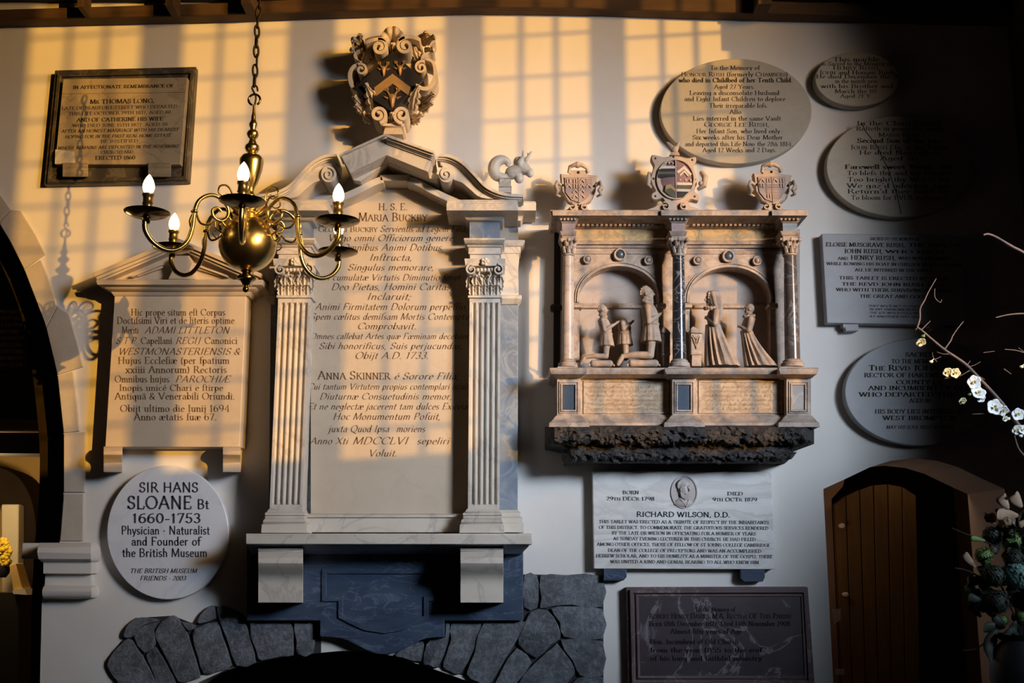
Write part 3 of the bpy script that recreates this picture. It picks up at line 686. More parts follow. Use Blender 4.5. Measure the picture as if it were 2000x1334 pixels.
# ovals on the right
def oval_tablet(label, cx, cy, rx, ry, lines, d=.06, crack=None, mt=MARBLE_Y):
    root = empty('oval_tablet', at(cx, cy + ry), label, 'memorial tablet')
    b = B(); b.prism(oval(cx, cy, rx, ry, 96), 0, d)
    disc = finish(b, 'disc', mt, root, bevel=.004)
    inscription(lines, d + .0012, disc, INK)
    if crack:
        b = B(); b.ribbon(crack, 1.3, d - .001, d + .0014)
        finish(b, 'crack', INK, disc, smooth=0)
    return root
OV = mat('oval_marble', (0.40, 0.365, 0.295), (0.33, 0.30, 0.24), 4, (0.3, 0.27, 0.22), 3, 0.02, 0.3, rough=0.5)
Z = zl(2.7027, 1260, 80)
oval_tablet('largest oval tablet, half in the sun, above the kneeling figures monument', 1437.6, 217, 148, 102.7, Z([("To the Memory of", 343, 605, 152, 8), ("H|ONOUR| R|USH| (formerly C|HAMBERS|)", 190, 755, 187, 8.5),
  ("who died in Childbed of her Tenth Child.", 178, 778, 218, 8.5, 'bold'), ("Aged 27 Years.", 365, 578, 252, 8), ("Leaving a disconsolate Husband", 235, 708, 285, 8.5), ("and Eight Infant Children to deplore", 207, 740, 317, 8.5),
  ("Their irreparable loſs.", 338, 648, 352, 8.5), ("Alſo", 445, 508, 385, 8), ("Lies interred in the same Vault", 253, 717, 420, 8.5), ("G|EORGE| L|EE| R|USH|,", 312, 655, 452, 9), ("Her Infant Son, who lived only", 270, 712, 487, 8.5),
  ("Six weeks after his Dear Mother", 250, 728, 520, 8.5), ("and departed this Life Nov|r| the 28|th| 1814.", 210, 780, 555, 8.5), ("Aged 12 Weeks and 2 Days.", 303, 693, 587, 8.5)]), mt=OV)
oval_tablet('smallest oval tablet, highest on the right, running into the shadow', 1674, 154.4, 82, 53.3, Z([("This marble", 993, 1236, 108, 8), ("is Sacred to the Memory of", 935, 1300, 130, 7.5), ("H|ENRY| R|USH|,", 992, 1240, 152, 8),
  ("J|OHN| and Honour Rush", 918, 1316, 177, 8), ("He died December the 9", 903, 1330, 198, 7.5), ("in the month year", 1003, 1228, 222, 7.5), ("with his Brother and", 928, 1310, 248, 7.5), ("March the 10", 1002, 1220, 275, 7.5), ("Aged 21 Y", 1030, 1190, 300, 7)]), mt=OV)
oval_tablet('cracked oval tablet between the smallest oval and the grey rectangular tablet', 1758, 325, 144, 99, Z([("In the Church yard", 1117, 1562, 445, 8), ("Reſteth in peace the Body", 1115, 1570, 473, 8), ("M|ARIA| R|USH|", 1232, 1450, 506, 8), ("Second Son of the late", 1120, 1560, 537, 8.5, 'bold'),
  ("J|OHN| R|USH| Eſq. of this Parish", 1083, 1598, 572, 8.5), ("He died November", 1130, 1550, 600, 8.5), ("Aged 20", 1240, 1440, 630, 8), ("Farewell sweet Youth, thy", 1055, 1620, 675, 8, 'bold'), ("To bleſs thy and thy Parents", 1065, 1620, 708, 8.5),
  ("Too bright thy Worth for", 1068, 1610, 742, 8.5), ("We gaz'd adoring and", 1065, 1600, 775, 8.5), ("Return'd thee back to", 1068, 1600, 805, 8.5), ("To bloom for EVER in Heaven", 1087, 1590, 838, 8.5)]),
  crack=[(1683, 240), (1690, 256), (1700, 268), (1716, 290), (1722, 306), (1735, 330), (1742, 352), (1752, 380), (1760, 418)], mt=OV)
Z3 = zl(2.7786, 1580, 420)
GR = mat('grey_tablet_marble', (0.34, 0.34, 0.345), (0.28, 0.28, 0.285), 5, rough=0.5)
oval_tablet('oval tablet below the grey rectangular tablet, behind the blossom branch', 1796, 765.5, 146, 105, Z3([("SACRED", 523, 680, 768, 8, 'bold'), ("TO THE MEMORY OF", 448, 755, 805, 8, 'bold'), ("T|HE| R|EVD| JOHN RUSH", 325, 870, 843, 10, 'bold'), ("RECTOR OF HARTWELL IN THE", 300, 900, 880, 8, 'bold'), ("COUNTY OF", 473, 730, 918, 8, 'bold'),
  ("AND INCUMBENT OF OLD", 322, 880, 950, 8, 'bold'), ("WHO DEPARTED THIS LIFE", 272, 925, 985, 8, 'bold'), ("AGED 80", 545, 660, 1018, 8, 'bold'), ("HIS BODY LIES INTERRED AT", 358, 845, 1077, 8, 'bold'), ("WEST BROMPTON", 400, 800, 1112, 8, 'bold'), ("MAY HIS SOUL REST IN PEACE", 418, 785, 1160, 6.5, 'boldital')]), mt=GR)
root = empty('rectangular_tablet', at(1745, 647), 'grey rectangular tablet on small corbels between two ovals on the right', 'memorial tablet')
b = B(); b.prism([(1605, 456), (1884, 460), (1890, 636), (1615, 631)], 0, .06)
slab = finish(b, 'slab', GR, root, bevel=.004)
inscription(Z3([("SACRED TO THE MEMORY OF", 332, 600, 137, 5.5, 'bold'), ("ELOISE MUSGRAVE RUSH,", 92, 520, 172, 7.5, 'bold'), ("THE WIFE OF", 540, 830, 172, 6, 'bold'), ("JOHN RUSH,", 190, 400, 207, 8, 'bold'), ("WHO DIED", 415, 730, 207, 5.5, 'bold'), ("AND", 157, 212, 243, 5.5, 'bold'), ("HENRY RUSH,", 228, 470, 243, 8, 'bold'), ("WHO WAS DROWNED", 485, 770, 243, 5.5, 'bold'),
  ("WHILE ROWING HIS BOAT IN CHELSEA REACH, AUGUST", 95, 830, 275, 5.5, 'bold'), ("ALL LIE INTERRED IN THE VAULT", 250, 670, 307, 5.5, 'bold'), ("THIS TABLET IS ERECTED BY THEIR", 163, 757, 352, 6, 'bold'), ("THE REVD JOHN RUSH, L.L.B.", 178, 740, 385, 6, 'bold'), ("WHO WITH THEIR SURVIVING FRIENDS", 147, 770, 416, 6, 'bold'), ("THE GREAT AND GOOD", 275, 645, 450, 6, 'bold'),
  ("THEY NEV'R MET TO PART", 322, 600, 500, 4, 'boldital'), ("IN ANY UNKNOWN WORLD", 327, 600, 518, 4, 'boldital'), ("THE JOY WHICH FOLLOWS", 327, 600, 537, 4, 'boldital'), ("AT ANOTHER DAY ARE", 325, 600, 557, 4, 'boldital')]), .0612, slab, INK, dy=.012)
for (l, r) in ((1646, 1677), (1815, 1846)):
    b = B(); b.prism([(l, 630), (r, 631), (r, 646), (l + 6, 647), (l + 5, 640), (l, 640)], 0, .05)
    finish(b, 'corbel', GR, root, bevel=.003)
# tablet with portrait medallion
root = empty('portrait_tablet', at(1336, 1136), 'veined white rectangular tablet with an oval portrait medallion in relief', 'memorial tablet')
b = B(); b.prism([(1157, 919), (1507, 922), (1514, 1112), (1160, 1111)], 0, .06)
slab = finish(b, 'slab', WILS, root, bevel=.003)
inscription(zl(3.0745, 1130, 900)([("BORN", 265, 362, 200, 6.5, 'bold'), ("29|TH| DEC|R| 1798", 167, 455, 238, 7, 'bold'), ("DIED", 893, 987, 207, 6.5, 'bold'), ("9|TH| OCT|R| 1879", 805, 1072, 243, 7, 'bold'), ("RICHARD WILSON, D.D.", 348, 910, 337, 9.5, 'boldsans'),
  ("THIS TABLET WAS ERECTED AS A TRIBUTE OF RESPECT BY THE INHABITANTS", 122, 1143, 377, 6, 'bold'), ("OF THIS DISTRICT, TO COMMEMORATE THE GRATUITOUS SERVICES RENDERED", 122, 1140, 411, 6, 'bold'),
  ("BY THE LATE DR WILSON IN OFFICIATING FOR A NUMBER OF YEARS", 200, 1065, 445, 6, 'bold'), ("AS SUNDAY EVENING LECTURER IN THIS CHURCH. HE HAD FILLED", 208, 1063, 479, 6, 'bold'),
  ("AMONG OTHER OFFICES, THOSE OF FELLOW OF ST JOHNS COLLEGE CAMBRIDGE", 110, 1150, 513, 6, 'bold'), ("DEAN OF THE COLLEGE OF PRECEPTORS AND WAS AN ACCOMPLISHED", 177, 1097, 549, 6, 'bold'),
  ("HEBREW SCHOLAR, AND TO HIS HUMILITY AS A MINISTER OF THE GOSPEL THERE", 105, 1165, 582, 6, 'bold'), ("WAS UNITED A KIND AND GENIAL BEARING TO ALL WHO KNEW HIM", 190, 1082, 617, 6, 'bold')]), .0612, slab, INKG, dy=.006)
MED = mat('medallion_marble', (0.50, 0.45, 0.42), (0.38, 0.33, 0.31), 18, rough=0.5)
b = B(); b.ribbon(oval(1336.5, 961, 25, 31, 48), 2.2, .055, .066, True); b.prism(oval(1336.5, 961, 25, 31, 48), .055, .0612)
med = finish(b, 'medallion', MED, slab)
b = B()
b.pillow([(1324, 950), (1327, 941), (1335, 937), (1343, 940), (1346.5, 947), (1346.5, 951), (1347, 960), (1346, 968), (1340, 974), (1333, 973), (1327, 966), (1324, 958)], .060, .082, 7)
b.pillow([(1315, 986), (1319, 977), (1330, 970), (1343, 973), (1353, 980), (1355, 984), (1345, 990.5), (1336, 992), (1326, 990.5)], .060, .074, 6)
b.cap(M(1343, 950, .079), .0030, M(1347.5, 957, .082), .0052); b.ell(M(1346.5, 957.5, .081), .0048, .004, .0038)
for (x, d) in ((1338.5, .080), (1345.6, .074)): b.ell(M(x, 948.2, d), .0070, .004, .0028); b.ell(M(x, 951.6, d - .001), .0034, .003, .0024)
b.cap(M(1339, 963, .079), .0022, M(1346, 962.6, .074), .0018); b.cap(M(1339, 965.4, .079), .0028, M(1345.5, 965, .074), .0022)
for k in range(9): b.cap(M(1330 + k * 1.9, 966 + abs(k - 4) * -.8, .074), .0042, M(1331 + k * 1.5, 976 - abs(k - 5) * 1.1, .073), .0026)
for k in range(8):
    t = k / 7; b.cap(M(1327 + 12 * t - 2, 944 - 7 * math.sin(t * 2.2), .072), .0055, M(1323.5 + 3 * t, 950 + 6 * t, .068), .0040)
b.ell(M(1329.5, 956, .078), .0040, .0045, .0080)
b.cap(M(1330, 976, .072), .004, M(1341, 989, .072), .003); b.cap(M(1345, 977, .070), .004, M(1341, 989, .072), .003)
finish(b, 'portrait', MED, med, smooth=60)['label'] = 'bearded bust facing right'
for pl in ([(1179, 1111), (1224, 1111), (1224, 1127), (1218, 1134), (1179, 1134)], [(1446, 1112), (1494, 1112), (1494, 1128), (1490, 1136), (1454, 1137), (1446, 1130)]):
    b = B(); b.prism(pl, 0, .055)
    finish(b, 'corbel', NAVY, root, bevel=.003)
# dark framed tablet
root = empty('dark_framed_tablet', at(1400, 1340), 'dark purple-brown framed tablet at the bottom, under the portrait tablet', 'memorial tablet')
b = B()
q = [(1223, 1147), (1578, 1146), (1592, 1342), (1228, 1342)]; qi = [(1249, 1167), (1564, 1167), (1570, 1319), (1252, 1319)]
b.prism(q, 0, .05)
fr = finish(b, 'frame', PURPF, root, bevel=.004)
b = B(); mid = [((a[0] * .6 + c[0] * .4), (a[1] * .6 + c[1] * .4)) for a, c in zip(q, qi)]
b.ribbon(mid, 7, .04, .066, True); b.ribbon([((a[0] * .2 + c[0] * .8), (a[1] * .2 + c[1] * .8)) for a, c in zip(q, qi)], 5, .04, .058, True)
finish(b, 'rim_moulding', PURPF, fr, bevel=.003)
b = B(); b.prism(qi, .03, .0515)
slab = finish(b, 'slab', PURP, root)
inscription(zl(3.0745, 1130, 900)([("To the Memory of", 700, 940, 905, 8, 'bold'), ("R|OBERT| H|ENRY| D|AVIES|, M.A. R|ECTOR| OF T|HIS| P|ARISH|", 425, 1275, 947, 10, 'bold'), ("Born 18th December 1821, Died 14th November 1908", 425, 1270, 992, 9, 'bold'), ("Almost fifty years of Age", 550, 980, 1038, 9, 'bold'),
   ("Hon. Incumbent of Old Church", 430, 960, 1100, 9, 'bold'), ("from the year 1855 to the end", 430, 1100, 1150, 9, 'bold'), ("of his long and faithful ministry", 430, 1100, 1200, 9, 'bold')]), .0525, slab, INKD)
# ------------------------------------------------------------------ the tall central monument
root = empty('tall_monument', at(757, 1278), 'tall white marble wall monument with fluted pilasters and broken scroll pediment', 'wall monument')
b = B(); b.stack([(1040, 524, 1011, .10), (400, 530, 1012, .10)])
bp = finish(b, 'back_panel', BLUE, root, bevel=.003)
for x0, x1, s in ((958, 1011, 1), (527, 536, -1)):
    def lv(y, e, d): return (y, x0 - (e if s < 0 else 0), x1 + (e if s > 0 else 0), d)
    b = B(); b.stack([lv(1040, 12, .16), lv(1022, 12, .16), lv(1020, 8, .15), lv(1012, 10, .15), lv(1008, 4, .13), lv(1002, 6, .13), lv(996, 1, .11)], .02); finish(b, 'side_moulding', MARBLE, bp, bevel=.001)
    b = B(); b.stack([lv(594, 1, .11), lv(590, 2, .12), lv(583, 8, .135), lv(577, 8, .135), lv(576, 2, .11), lv(520, 1, .11), lv(505, 3, .115), lv(496, 3, .12), lv(494, 6, .125), lv(482, 6, .125), lv(480, 9, .135), lv(473, 14, .145), lv(469, 14, .145), lv(468, 1, .11)], .02); finish(b, 'side_moulding', MARBLE, bp, bevel=.001)
    b = B(); b.stack([lv(434, 1, .11), lv(431, 6, .13), lv(424, 10, .14), lv(417, 12, .15), lv(412, 14, .17)], .02); finish(b, 'side_moulding', MARBLE, bp, bevel=.001)
    b = B(); b.stack([lv(411, 36, .22), lv(396, 36, .22), lv(393, 34, .21)], .02); finish(b, 'side_moulding', MARBLE, bp, bevel=.001)
arch = [(607, 1007), (607, 430), (612, 405), (645, 393), (690, 374), (728, 356), (745, 350), (798, 350), (815, 356), (850, 374), (890, 393), (912, 405), (916, 430), (916, 1007)]
b = B(); b.prism(arch, .09, .125)
slab = finish(b, 'inscription_slab', CREAM, root)
zz = zl(2.566, 560, 380)
LI = [("H. S. E.", 460, 605, 78, 13, 'roman'), ("M|ARIA| B|UCKBY|", 360, 705, 133, 16, 'roman'), ("G|EORGII| B|UCKBY|", 158, 455, 187, 11, 'roman'), ("Servientis ad Legem Filia,", 468, 905, 187, 12.5), ("Virgo omni Officiorum genere,", 205, 845, 233, 12.5),
  ("Omnibus Animi Dotibus,", 272, 785, 281, 13), ("Inſtructa,", 412, 628, 331, 13), ("Singulus memorare,", 305, 737, 380, 12.5), ("Tam cumulatæ Virtutis Diminutio foret", 130, 868, 430, 12), ("Deo Pietas, Homini Caritas,", 222, 830, 478, 13), ("Inclaruit;", 400, 620, 527, 13),
  ("Animi Firmitatem Dolorum perpeſſio,", 140, 905, 578, 13), ("Spem cœlitus demiſsam Mortis Contemptu", 118, 912, 627, 12.5), ("Comprobavit.", 352, 648, 675, 12.5), ("Omnes callebat Artes quæ Fœminam decebant", 115, 912, 724, 11.5), ("Sibi honorificus, Suis perjucundas,", 160, 880, 774, 12.5), ("Obijt A.D. 1733.", 340, 710, 823, 13),
  ("A|NNA| S|KINNER|", 155, 518, 926, 16, 'roman'), ("é Sorore Filia,", 537, 862, 926, 13), ("Cui tantum Virtutem propius contemplari licuit", 105, 912, 977, 12), ("Diuturnæ Consuetudinis memor,", 163, 828, 1027, 12.5), ("Et ne neglectæ jacerent tam dulces Exuviæ", 105, 912, 1077, 12.5), ("Hoc Monumentum Poſuit,", 230, 770, 1128, 13),
  ("juxta Quod Ipsa", 208, 512, 1190, 13), ("moriens", 548, 692, 1190, 13), ("Anno Xti", 115, 305, 1251, 13), ("MDCCLVI", 330, 605, 1251, 14), ("sepeliri", 652, 812, 1251, 13), ("Voluit.", 408, 552, 1312, 13)]
inscription(zz(LI), .1262, slab, INKB, style='ital')
b = B()
top = smooth_pts([(596, 408), (640, 396), (690, 376), (730, 356), (748, 350)], 5); top2 = smooth_pts([(795, 350), (815, 356), (850, 375), (895, 395), (935, 405)], 5)
b.ribbon(top, 13, .1, .24); b.ribbon(top2, 13, .1, .24); b.ribbon([(742, 347), (800, 347)], 12, .1, .24)
finish(b, 'head_moulding', MARBLE, slab, smooth=50, bevel=.003)
b = B(); b.prism([(590, 412), (600, 396), (660, 372), (690, 335), (757, 296), (830, 335), (862, 372), (930, 396), (935, 412), (890, 392), (845, 372), (800, 346), (742, 346), (690, 372), (640, 394)], .02, .14)
finish(b, 'tympanum', MARBLE, root, smooth=0)
b = B(); b.stack([(1040, 594, 912, .165), (1012, 595, 911, .165), (1010, 595, 911, .18), (1006, 595, 911, .18), (1003, 595, 911, .15)], .09)
finish(b, 'sill_panel', MARBLE, root, bevel=.002)
def volute(b, cx, cy, r, turn, d0, d1, w=3.2, start=0, n=30):
    b.ribbon(spiral(cx, cy, r, r * .18, start, start + turn, n), [w * (1 - .5 * k / n) for k in range(n + 1)], d0, d1)
def leaf(b, cx, yb, yt, w, d0, d1):
    """acanthus leaf: ribbed blade curling outward at its tip"""
    rows = []
    for k in range(8):
        t = k / 7; y = yb + (yt - yb) * min(1, t * 1.12) if t < .9 else yt + (yb - yt) * .10
        hw = w / 2 * (0.75 + .35 * math.sin(t * math.pi)) * (1 if t < .85 else .7); d = d0 + (d1 - d0) * (t ** 2.2)
        row = []
        for j in range(-4, 5):
            u = j / 4; hw2 = hw * (1 + .16 * math.cos(k * math.pi))
            row.append(b.v(M(cx + u * hw2, y + abs(u) * 3.0, d + .006 * math.cos(u * math.pi * 2) - .008 * u * u)))
        rows.append(row)
    for p, q in zip(rows, rows[1:]):
        for i in range(8): b.f([p[i], p[i + 1], q[i + 1], q[i]])
def pilaster(xt0, xt1, xb0, xb1, label):
    y0, y1 = 995, 582; D = .225
    b = B(); n = 84; rows = []
    for (py, l, r, fl) in ((y0, xb0, xb1, 0), (y0 - 9, xb0, xb1, 0), (y0 - 12, xb0, xb1, 1), (y1 + 12, xt0, xt1, 1), (y1 + 9, xt0, xt1, 0), (y1, xt0, xt1, 0)):
        row = [b.v((M(l, py, D).x, -.1, M(l, py, D).z))]
        for k in range(n + 1):
            u = k / n; ph = (u * 5.6 - .3) % 1.0; c = 0
            if fl and 0.05 < u < .95: c = .016 * math.sqrt(max(0, 1 - ((ph - .5) / .36) ** 2)) if abs(ph - .5) < .36 else 0
            q = M(l + (r - l) * u, py, D); row.append(b.v((q.x, -(D - c), q.z)))
        q = M(r, py, D); row.append(b.v((q.x, -.1, q.z))); rows.append(row)
    for p, q in zip(rows, rows[1:]):
        for i in range(len(p) - 1): b.f([p[i], p[i + 1], q[i + 1], q[i]])
    b.f(rows[-1])
    sh = finish(b, 'pilaster', MARBLE, root, smooth=30)
    sh['label'] = label
    l, r = xb0, xb1
    b = B(); b.stack([(1041, l - 17, r + 10, .285), (1024, l - 16, r + 9, .285), (1023, l - 13, r + 6, .27), (1019, l - 14, r + 7, .28), (1015, l - 12, r + 5, .27), (1013, l - 9, r + 3, .25), (1011, l - 10, r + 4, .255), (1008, l - 9, r + 3, .25), (1006, l - 10, r + 5, .26), (1002, l - 10, r + 5, .26), (1000, l - 6, r + 2, .24), (994, l - 2, r, .228)], .1)
    finish(b, 'base', MARBLE, sh, smooth=40, bevel=.001)
    l, r = xt0, xt1; c = (l + r) / 2; w = r - l
    b = B()
    b.stack([(583, l, r, .228), (581, l - 3, r + 3, .24), (577, l - 3, r + 3, .24), (576, l, r, .225), (545, l - 1, r + 1, .225), (520, l - 4, r + 4, .24)], .1)
    b.stack([(519, l - 8, r + 8, .275), (512, l - 9, r + 9, .28), (505, l - 10, r + 10, .285)], .1)
    for k in range(5): leaf(b, l + w * (k + .5) / 5, 577, 553, w / 5 * 1.1, .228, .262)
    for k in range(4): leaf(b, l + w * (k + 1) / 5, 566, 535, w / 5 * 1.15, .232, .275)
    for k in (0, 5): leaf(b, l + w * k / 5, 566, 536, w / 5, .215, .26)
    for s in (-1, 1):
        volute(b, c + s * (w / 2 - 4), 526, 11, s * -520, .225, .285, 3.6, 90)
        b.ell(M(c + s * (w / 2 - 4), 526, .28), .006, .01, .006)
        b.tube([M(c + s * 6, 548, .25), M(c + s * 12, 535, .262), M(c + s * 8, 525, .268), M(c + s * 4, 530, .268)], [.006, .005, .004, .003], 6)
    for k in range(5): b.ell(M(c - 14 + k * 7, 527, .268), .007, .008, .010)
    for k in range(5):
        a = k * 2 * math.pi / 5; b.ell(M(c + 5 * math.cos(a), 511 + 5 * math.sin(a), .288), .009, .008, .009)
    b.ell(M(c, 511, .294), .006, .008, .006)
    finish(b, 'capital', MARBLE, sh, smooth=50)
    # entablature block above the capital
    l, r = xt0, xt1
    b = B(); b.stack([(505, l + 1, r - 1, .235), (497, l + 1, r - 1, .235), (496, l - 2, r + 1, .245), (483, l - 2, r + 1, .245), (482, l - 4, r + 3, .255), (478, l - 5, r + 4, .262), (475, l - 8, r + 7, .28), (468, l - 11, r + 9, .295), (465, l - 11, r + 9, .295)], .1)
    ar = finish(b, 'architrave', MARBLE, root, bevel=.001)
    b = B(); b.stack([(466, l, r - 1, .235), (432, l, r - 1, .235)], .1)
    finish(b, 'frieze', BLUE, root)
    b = B(); b.stack([(433, l - 1, r + 1, .24), (430, l - 5, r + 5, .26), (424, l - 10, r + 8, .275), (418, l - 12, r + 10, .28), (412, l - 22, r + 16, .32), (411, l - 25, r + 18, .33)], .1)
    b.stack([(411, l - 45, r + 35, .37), (398, l - 45, r + 35, .37), (396, l - 44, r + 34, .365), (394, l - 44, r + 34, .365), (390, l - 42, r + 33, .355)], .1)
    finish(b, 'cornice', MARBLE, root, bevel=.0015)
pilaster(543, 606, 527, 590, 'fluted pilaster beside the pedimented tablet')
pilaster(917, 977, 914, 975, 'fluted pilaster beside the kneeling figures')
# broken pediment
b = B()
b.prism([(665, 303), (754, 262), (847, 295), (836, 336), (755, 303), (684, 338)], .12, .40)
b.prism([(690, 352), (684, 337), (755, 302), (836, 335), (862, 342), (852, 352), (836, 348), (757, 318), (704, 354)], .1, .30)
ck = finish(b, 'pediment_block', MARBLE, root, smooth=0, bevel=.002)
b = B()
for (o, w, d) in ((2.5, 5, .45), (8, 4, .435), (12.5, 3, .42), (16, 3, .41)):
    b.ribbon([(756, 262 + o * 1.06), (848 - o * .3, 294.5 + o)], w, .3, d)
b.ribbon([(662, 303), (754, 262)], 4, .3, .42)
finish(b, 'rake_moulding', MARBLE, ck, smooth=0, bevel=.001)
for s in (1, -1):
    def mx(p): return (p[0], p[1]) if s > 0 else (1514 - p[0], p[1])
    cur = smooth_pts([(858, 300), (880, 302), (905, 315), (930, 340), (952, 362), (985, 376), (1023, 379)], 5)
    low2 = smooth_pts([(1023, 388), (985, 389), (940, 386), (918, 370), (902, 357), (888, 352)], 4)
    b = B(); b.prism([mx(p) for p in cur + low2 + [(880, 345), (872, 330), (860, 322)]], .12, .33)
    sc = finish(b, 'pediment_scroll', MARBLE, root, smooth=40, bevel=.002)
    b = B()
    for (o, w, d) in ((3, 5.5, .37), (8.5, 4, .355), (12.5, 3, .342)): b.ribbon([mx((p[0] - o * .35, p[1] + o)) for p in cur], w, .25, d)
    finish(b, 'rake_moulding', MARBLE, sc, smooth=40)
    b = B(); b.prism([mx(p) for p in oval(872, 340, 15, 16, 32)], .12, .345); volute(b, mx((872, 340))[0], 340, 13, s * 500, .3, .352, 2.2, 90)
    finish(b, 'volute', MARBLE, sc, smooth=40)
    b = B(); b.prism([mx(p) for p in [(856, 392), (866, 352), (888, 352), (915, 372), (942, 392)]], .05, .15)
    finish(b, 'infill', MARBLE, sc, smooth=0)
# sill, consoles, apron
b = B(); b.stack([(1063, 480, 1040, .37), (1044, 480, 1039, .37), (1042, 481, 1038, .365)])
finish(b, 'sill', MARBLE, root, bevel=.003)
b = B(); b.stack([(1082, 490, 1020, .12), (1078, 489, 1022, .16), (1074, 486, 1026, .22), (1068, 484, 1032, .29), (1063, 483, 1034, .31)])
finish(b, 'bed_moulding', BLUE, root, bevel=.001)
for (l, r) in ((504, 592), (899, 983)):
    b = B(); b.profx([(1070, .06), (1070, .30), (1076, .305), (1077, .30), (1080, .315), (1090, .345), (1100, .35), (1110, .33), (1120, .285), (1130, .258), (1142, .25), (1160, .258), (1177, .27), (1178, .06)], l, r)
    finish(b, 'console', MARBLE, root, smooth=40, bevel=.002)
b = B(); b.prism([(482, 1064), (1022, 1064), (1022, 1212), (868, 1212), (868, 1245)] + smooth_pts([(868, 1245), (832, 1247), (800, 1262), (775, 1274), (752, 1278), (728, 1275), (700, 1262), (668, 1247), (625, 1243)], 3)[1:] + [(625, 1212), (482, 1212)], 0, .075)
ap = finish(b, 'apron', NAVY, root, smooth=0, bevel=.003)
b = B()
b.ribbon([(633, 1116), (866, 1116), (866, 1170), (832, 1170), (832, 1206), (815, 1213), (785, 1227), (750, 1233), (712, 1227), (682, 1213), (665, 1204), (665, 1170), (633, 1170)], 9, .07, .086, True)
finish(b, 'panel_moulding', NAVY, ap, smooth=0, bevel=.002)
# ------------------------------------------------------------------ armorial cartouche standing on the pediment
root = empty('armorial_cartouche', at(766, 262, .25), 'carved cartouche with black lozenge of arms and a scallop shell, standing on the pediment', 'carving')
def Z7(x, y): return (640 + x / 4.765, 20 + y / 4.765)
Pz = lambda l: [Z7(*p) for p in l]
b = B()
b.pillow(smooth_pts(Pz([(340, 290), (480, 250), (600, 270), (740, 245), (850, 270), (880, 430), (930, 560), (930, 720), (860, 880), (800, 1000), (690, 1045), (520, 1045), (400, 1040), (330, 960), (290, 860), (270, 700), (280, 560), (300, 420)]), 3, True), .02, .155, 6)
body = finish(b, 'body', MARBLE_Y, root, smooth=60)
b = B(); b.stack([(262, 748, 787, .24), (254, 750, 785, .235), (250, 752, 783, .22), (246, 747, 787, .235), (241, 744, 790, .23)], .06)
finish(b, 'pedestal', MARBLE_Y, root, bevel=.002)
b = B(); b.prism(Pz([(600, 385), (895, 650), (600, 945), (245, 720)]), .10, .235)
loz = finish(b, 'lozenge', HERB, root, bevel=.003)
b = B(); b.prism(Pz([(603, 590), (770, 715), (745, 790), (603, 682), (450, 795), (430, 720)]), .23, .241)
finish(b, 'chevron', GILT, loz, bevel=.001)
for (x, y, s) in ((520, 560, .8), (672, 552, .8), (600, 830, 1.1)):
    b = B()
    b.pillow(Pz([(x - 38 * s, y - 40 * s), (x, y - 50 * s), (x + 38 * s, y - 40 * s), (x + 30 * s, y), (x + 14 * s, y + 65 * s), (x, y + 80 * s), (x - 14 * s, y + 65 * s), (x - 30 * s, y)]), .232, .25, 4)
    for q in (-1, 1):
        b.prism(Pz([(x + q * 34 * s, y - 20 * s), (x + q * 78 * s, y - 28 * s), (x + q * 40 * s, y - 2 * s)]), .232, .243)
        for pl in ([(x + q * 22 * s, y - 42 * s), (x + q * 45 * s, y - 75 * s), (x + q * 66 * s, y - 82 * s)], [(x + q * 42 * s, y - 70 * s), (x + q * 36 * s, y - 100 * s)], [(x + q * 52 * s, y - 78 * s), (x + q * 60 * s, y - 104 * s)]):
            b.ribbon(Pz(pl), 2.4 * s, .232, .243)
    finish(b, 'stag_head', GILT, loz, smooth=50)
# shell
b = B(); n = 36; cx, cy = Z7(603, 290); rows = []
for k in range(7):
    t = k / 6; row = []
    for j in range(n + 1):
        a = math.radians(-28 + 236 * j / n); rr = (.12 + .88 * t) * (36 + 1.6 * abs(math.sin(4.5 * (a + .5))))
        rib = abs(math.sin((a + .49) * 4.5))
        row.append(b.v(M(cx + rr * .70 * math.cos(a), cy - rr * math.sin(a) * .92 + 4, .13 + .055 * math.sin(t * 2.3) + .024 * rib * t)))
    rows.append(row)
back = [b.v((v.co.x, -.08, v.co.z)) for v in rows[-1]]
for p, q in zip(rows, rows[1:] + [back]):
    for i in range(n): b.f([p[i], p[i + 1], q[i + 1], q[i]])
finish(b, 'scallop_shell', MARBLE_Y, root, smooth=60)
def scroll(pts, w, d0=.08, d1=.255, name='scroll', mt=MARBLE_Y, par=None):
    b = B(); b.ribbon(pts, w, d0, d1); return finish(b, name, mt, par or root, smooth=50, bevel=.002)
def vol(cx, cy, r, a0, turn, n=34): return [Z7(cx + x, cy - y) for (x, y) in [((r + (r * .2 - r) * k / n) * math.cos(math.radians(a0 + turn * k / n)), (r + (r * .2 - r) * k / n) * math.sin(math.radians(a0 + turn * k / n))) for k in range(n + 1)]]
scroll(smooth_pts(Pz([(560, 290), (500, 265), (420, 275), (350, 300)]), 4) , 7)
scroll(smooth_pts(Pz([(655, 280), (720, 250), (790, 250), (860, 275)]), 4), 7)
scroll(vol(480, 340, 74, 100, -560), 6.5); scroll(vol(720, 330, 76, 90, 560), 6.5)
scroll(vol(470, 970, 78, -80, 560), 6.5); scroll(vol(690, 970, 78, -90, -560), 6.5)
scroll(smooth_pts(Pz([(905, 450), (975, 480), (1000, 560), (990, 650), (930, 725), (850, 715), (830, 660), (870, 640)]), 5), [4 + 4 * math.sin(math.pi * k / 35) for k in range(36)], .06, .22)
scroll(vol(870, 530, 60, 60, 520), 4.5, .08, .22)
scroll(smooth_pts(Pz([(320, 490), (240, 520), (205, 590), (215, 680), (260, 735), (330, 720)]), 5), [4 + 4 * math.sin(math.pi * k / 25) for k in range(26)], .06, .21)
scroll(vol(310, 550, 55, 120, -480), 4.5, .08, .22)
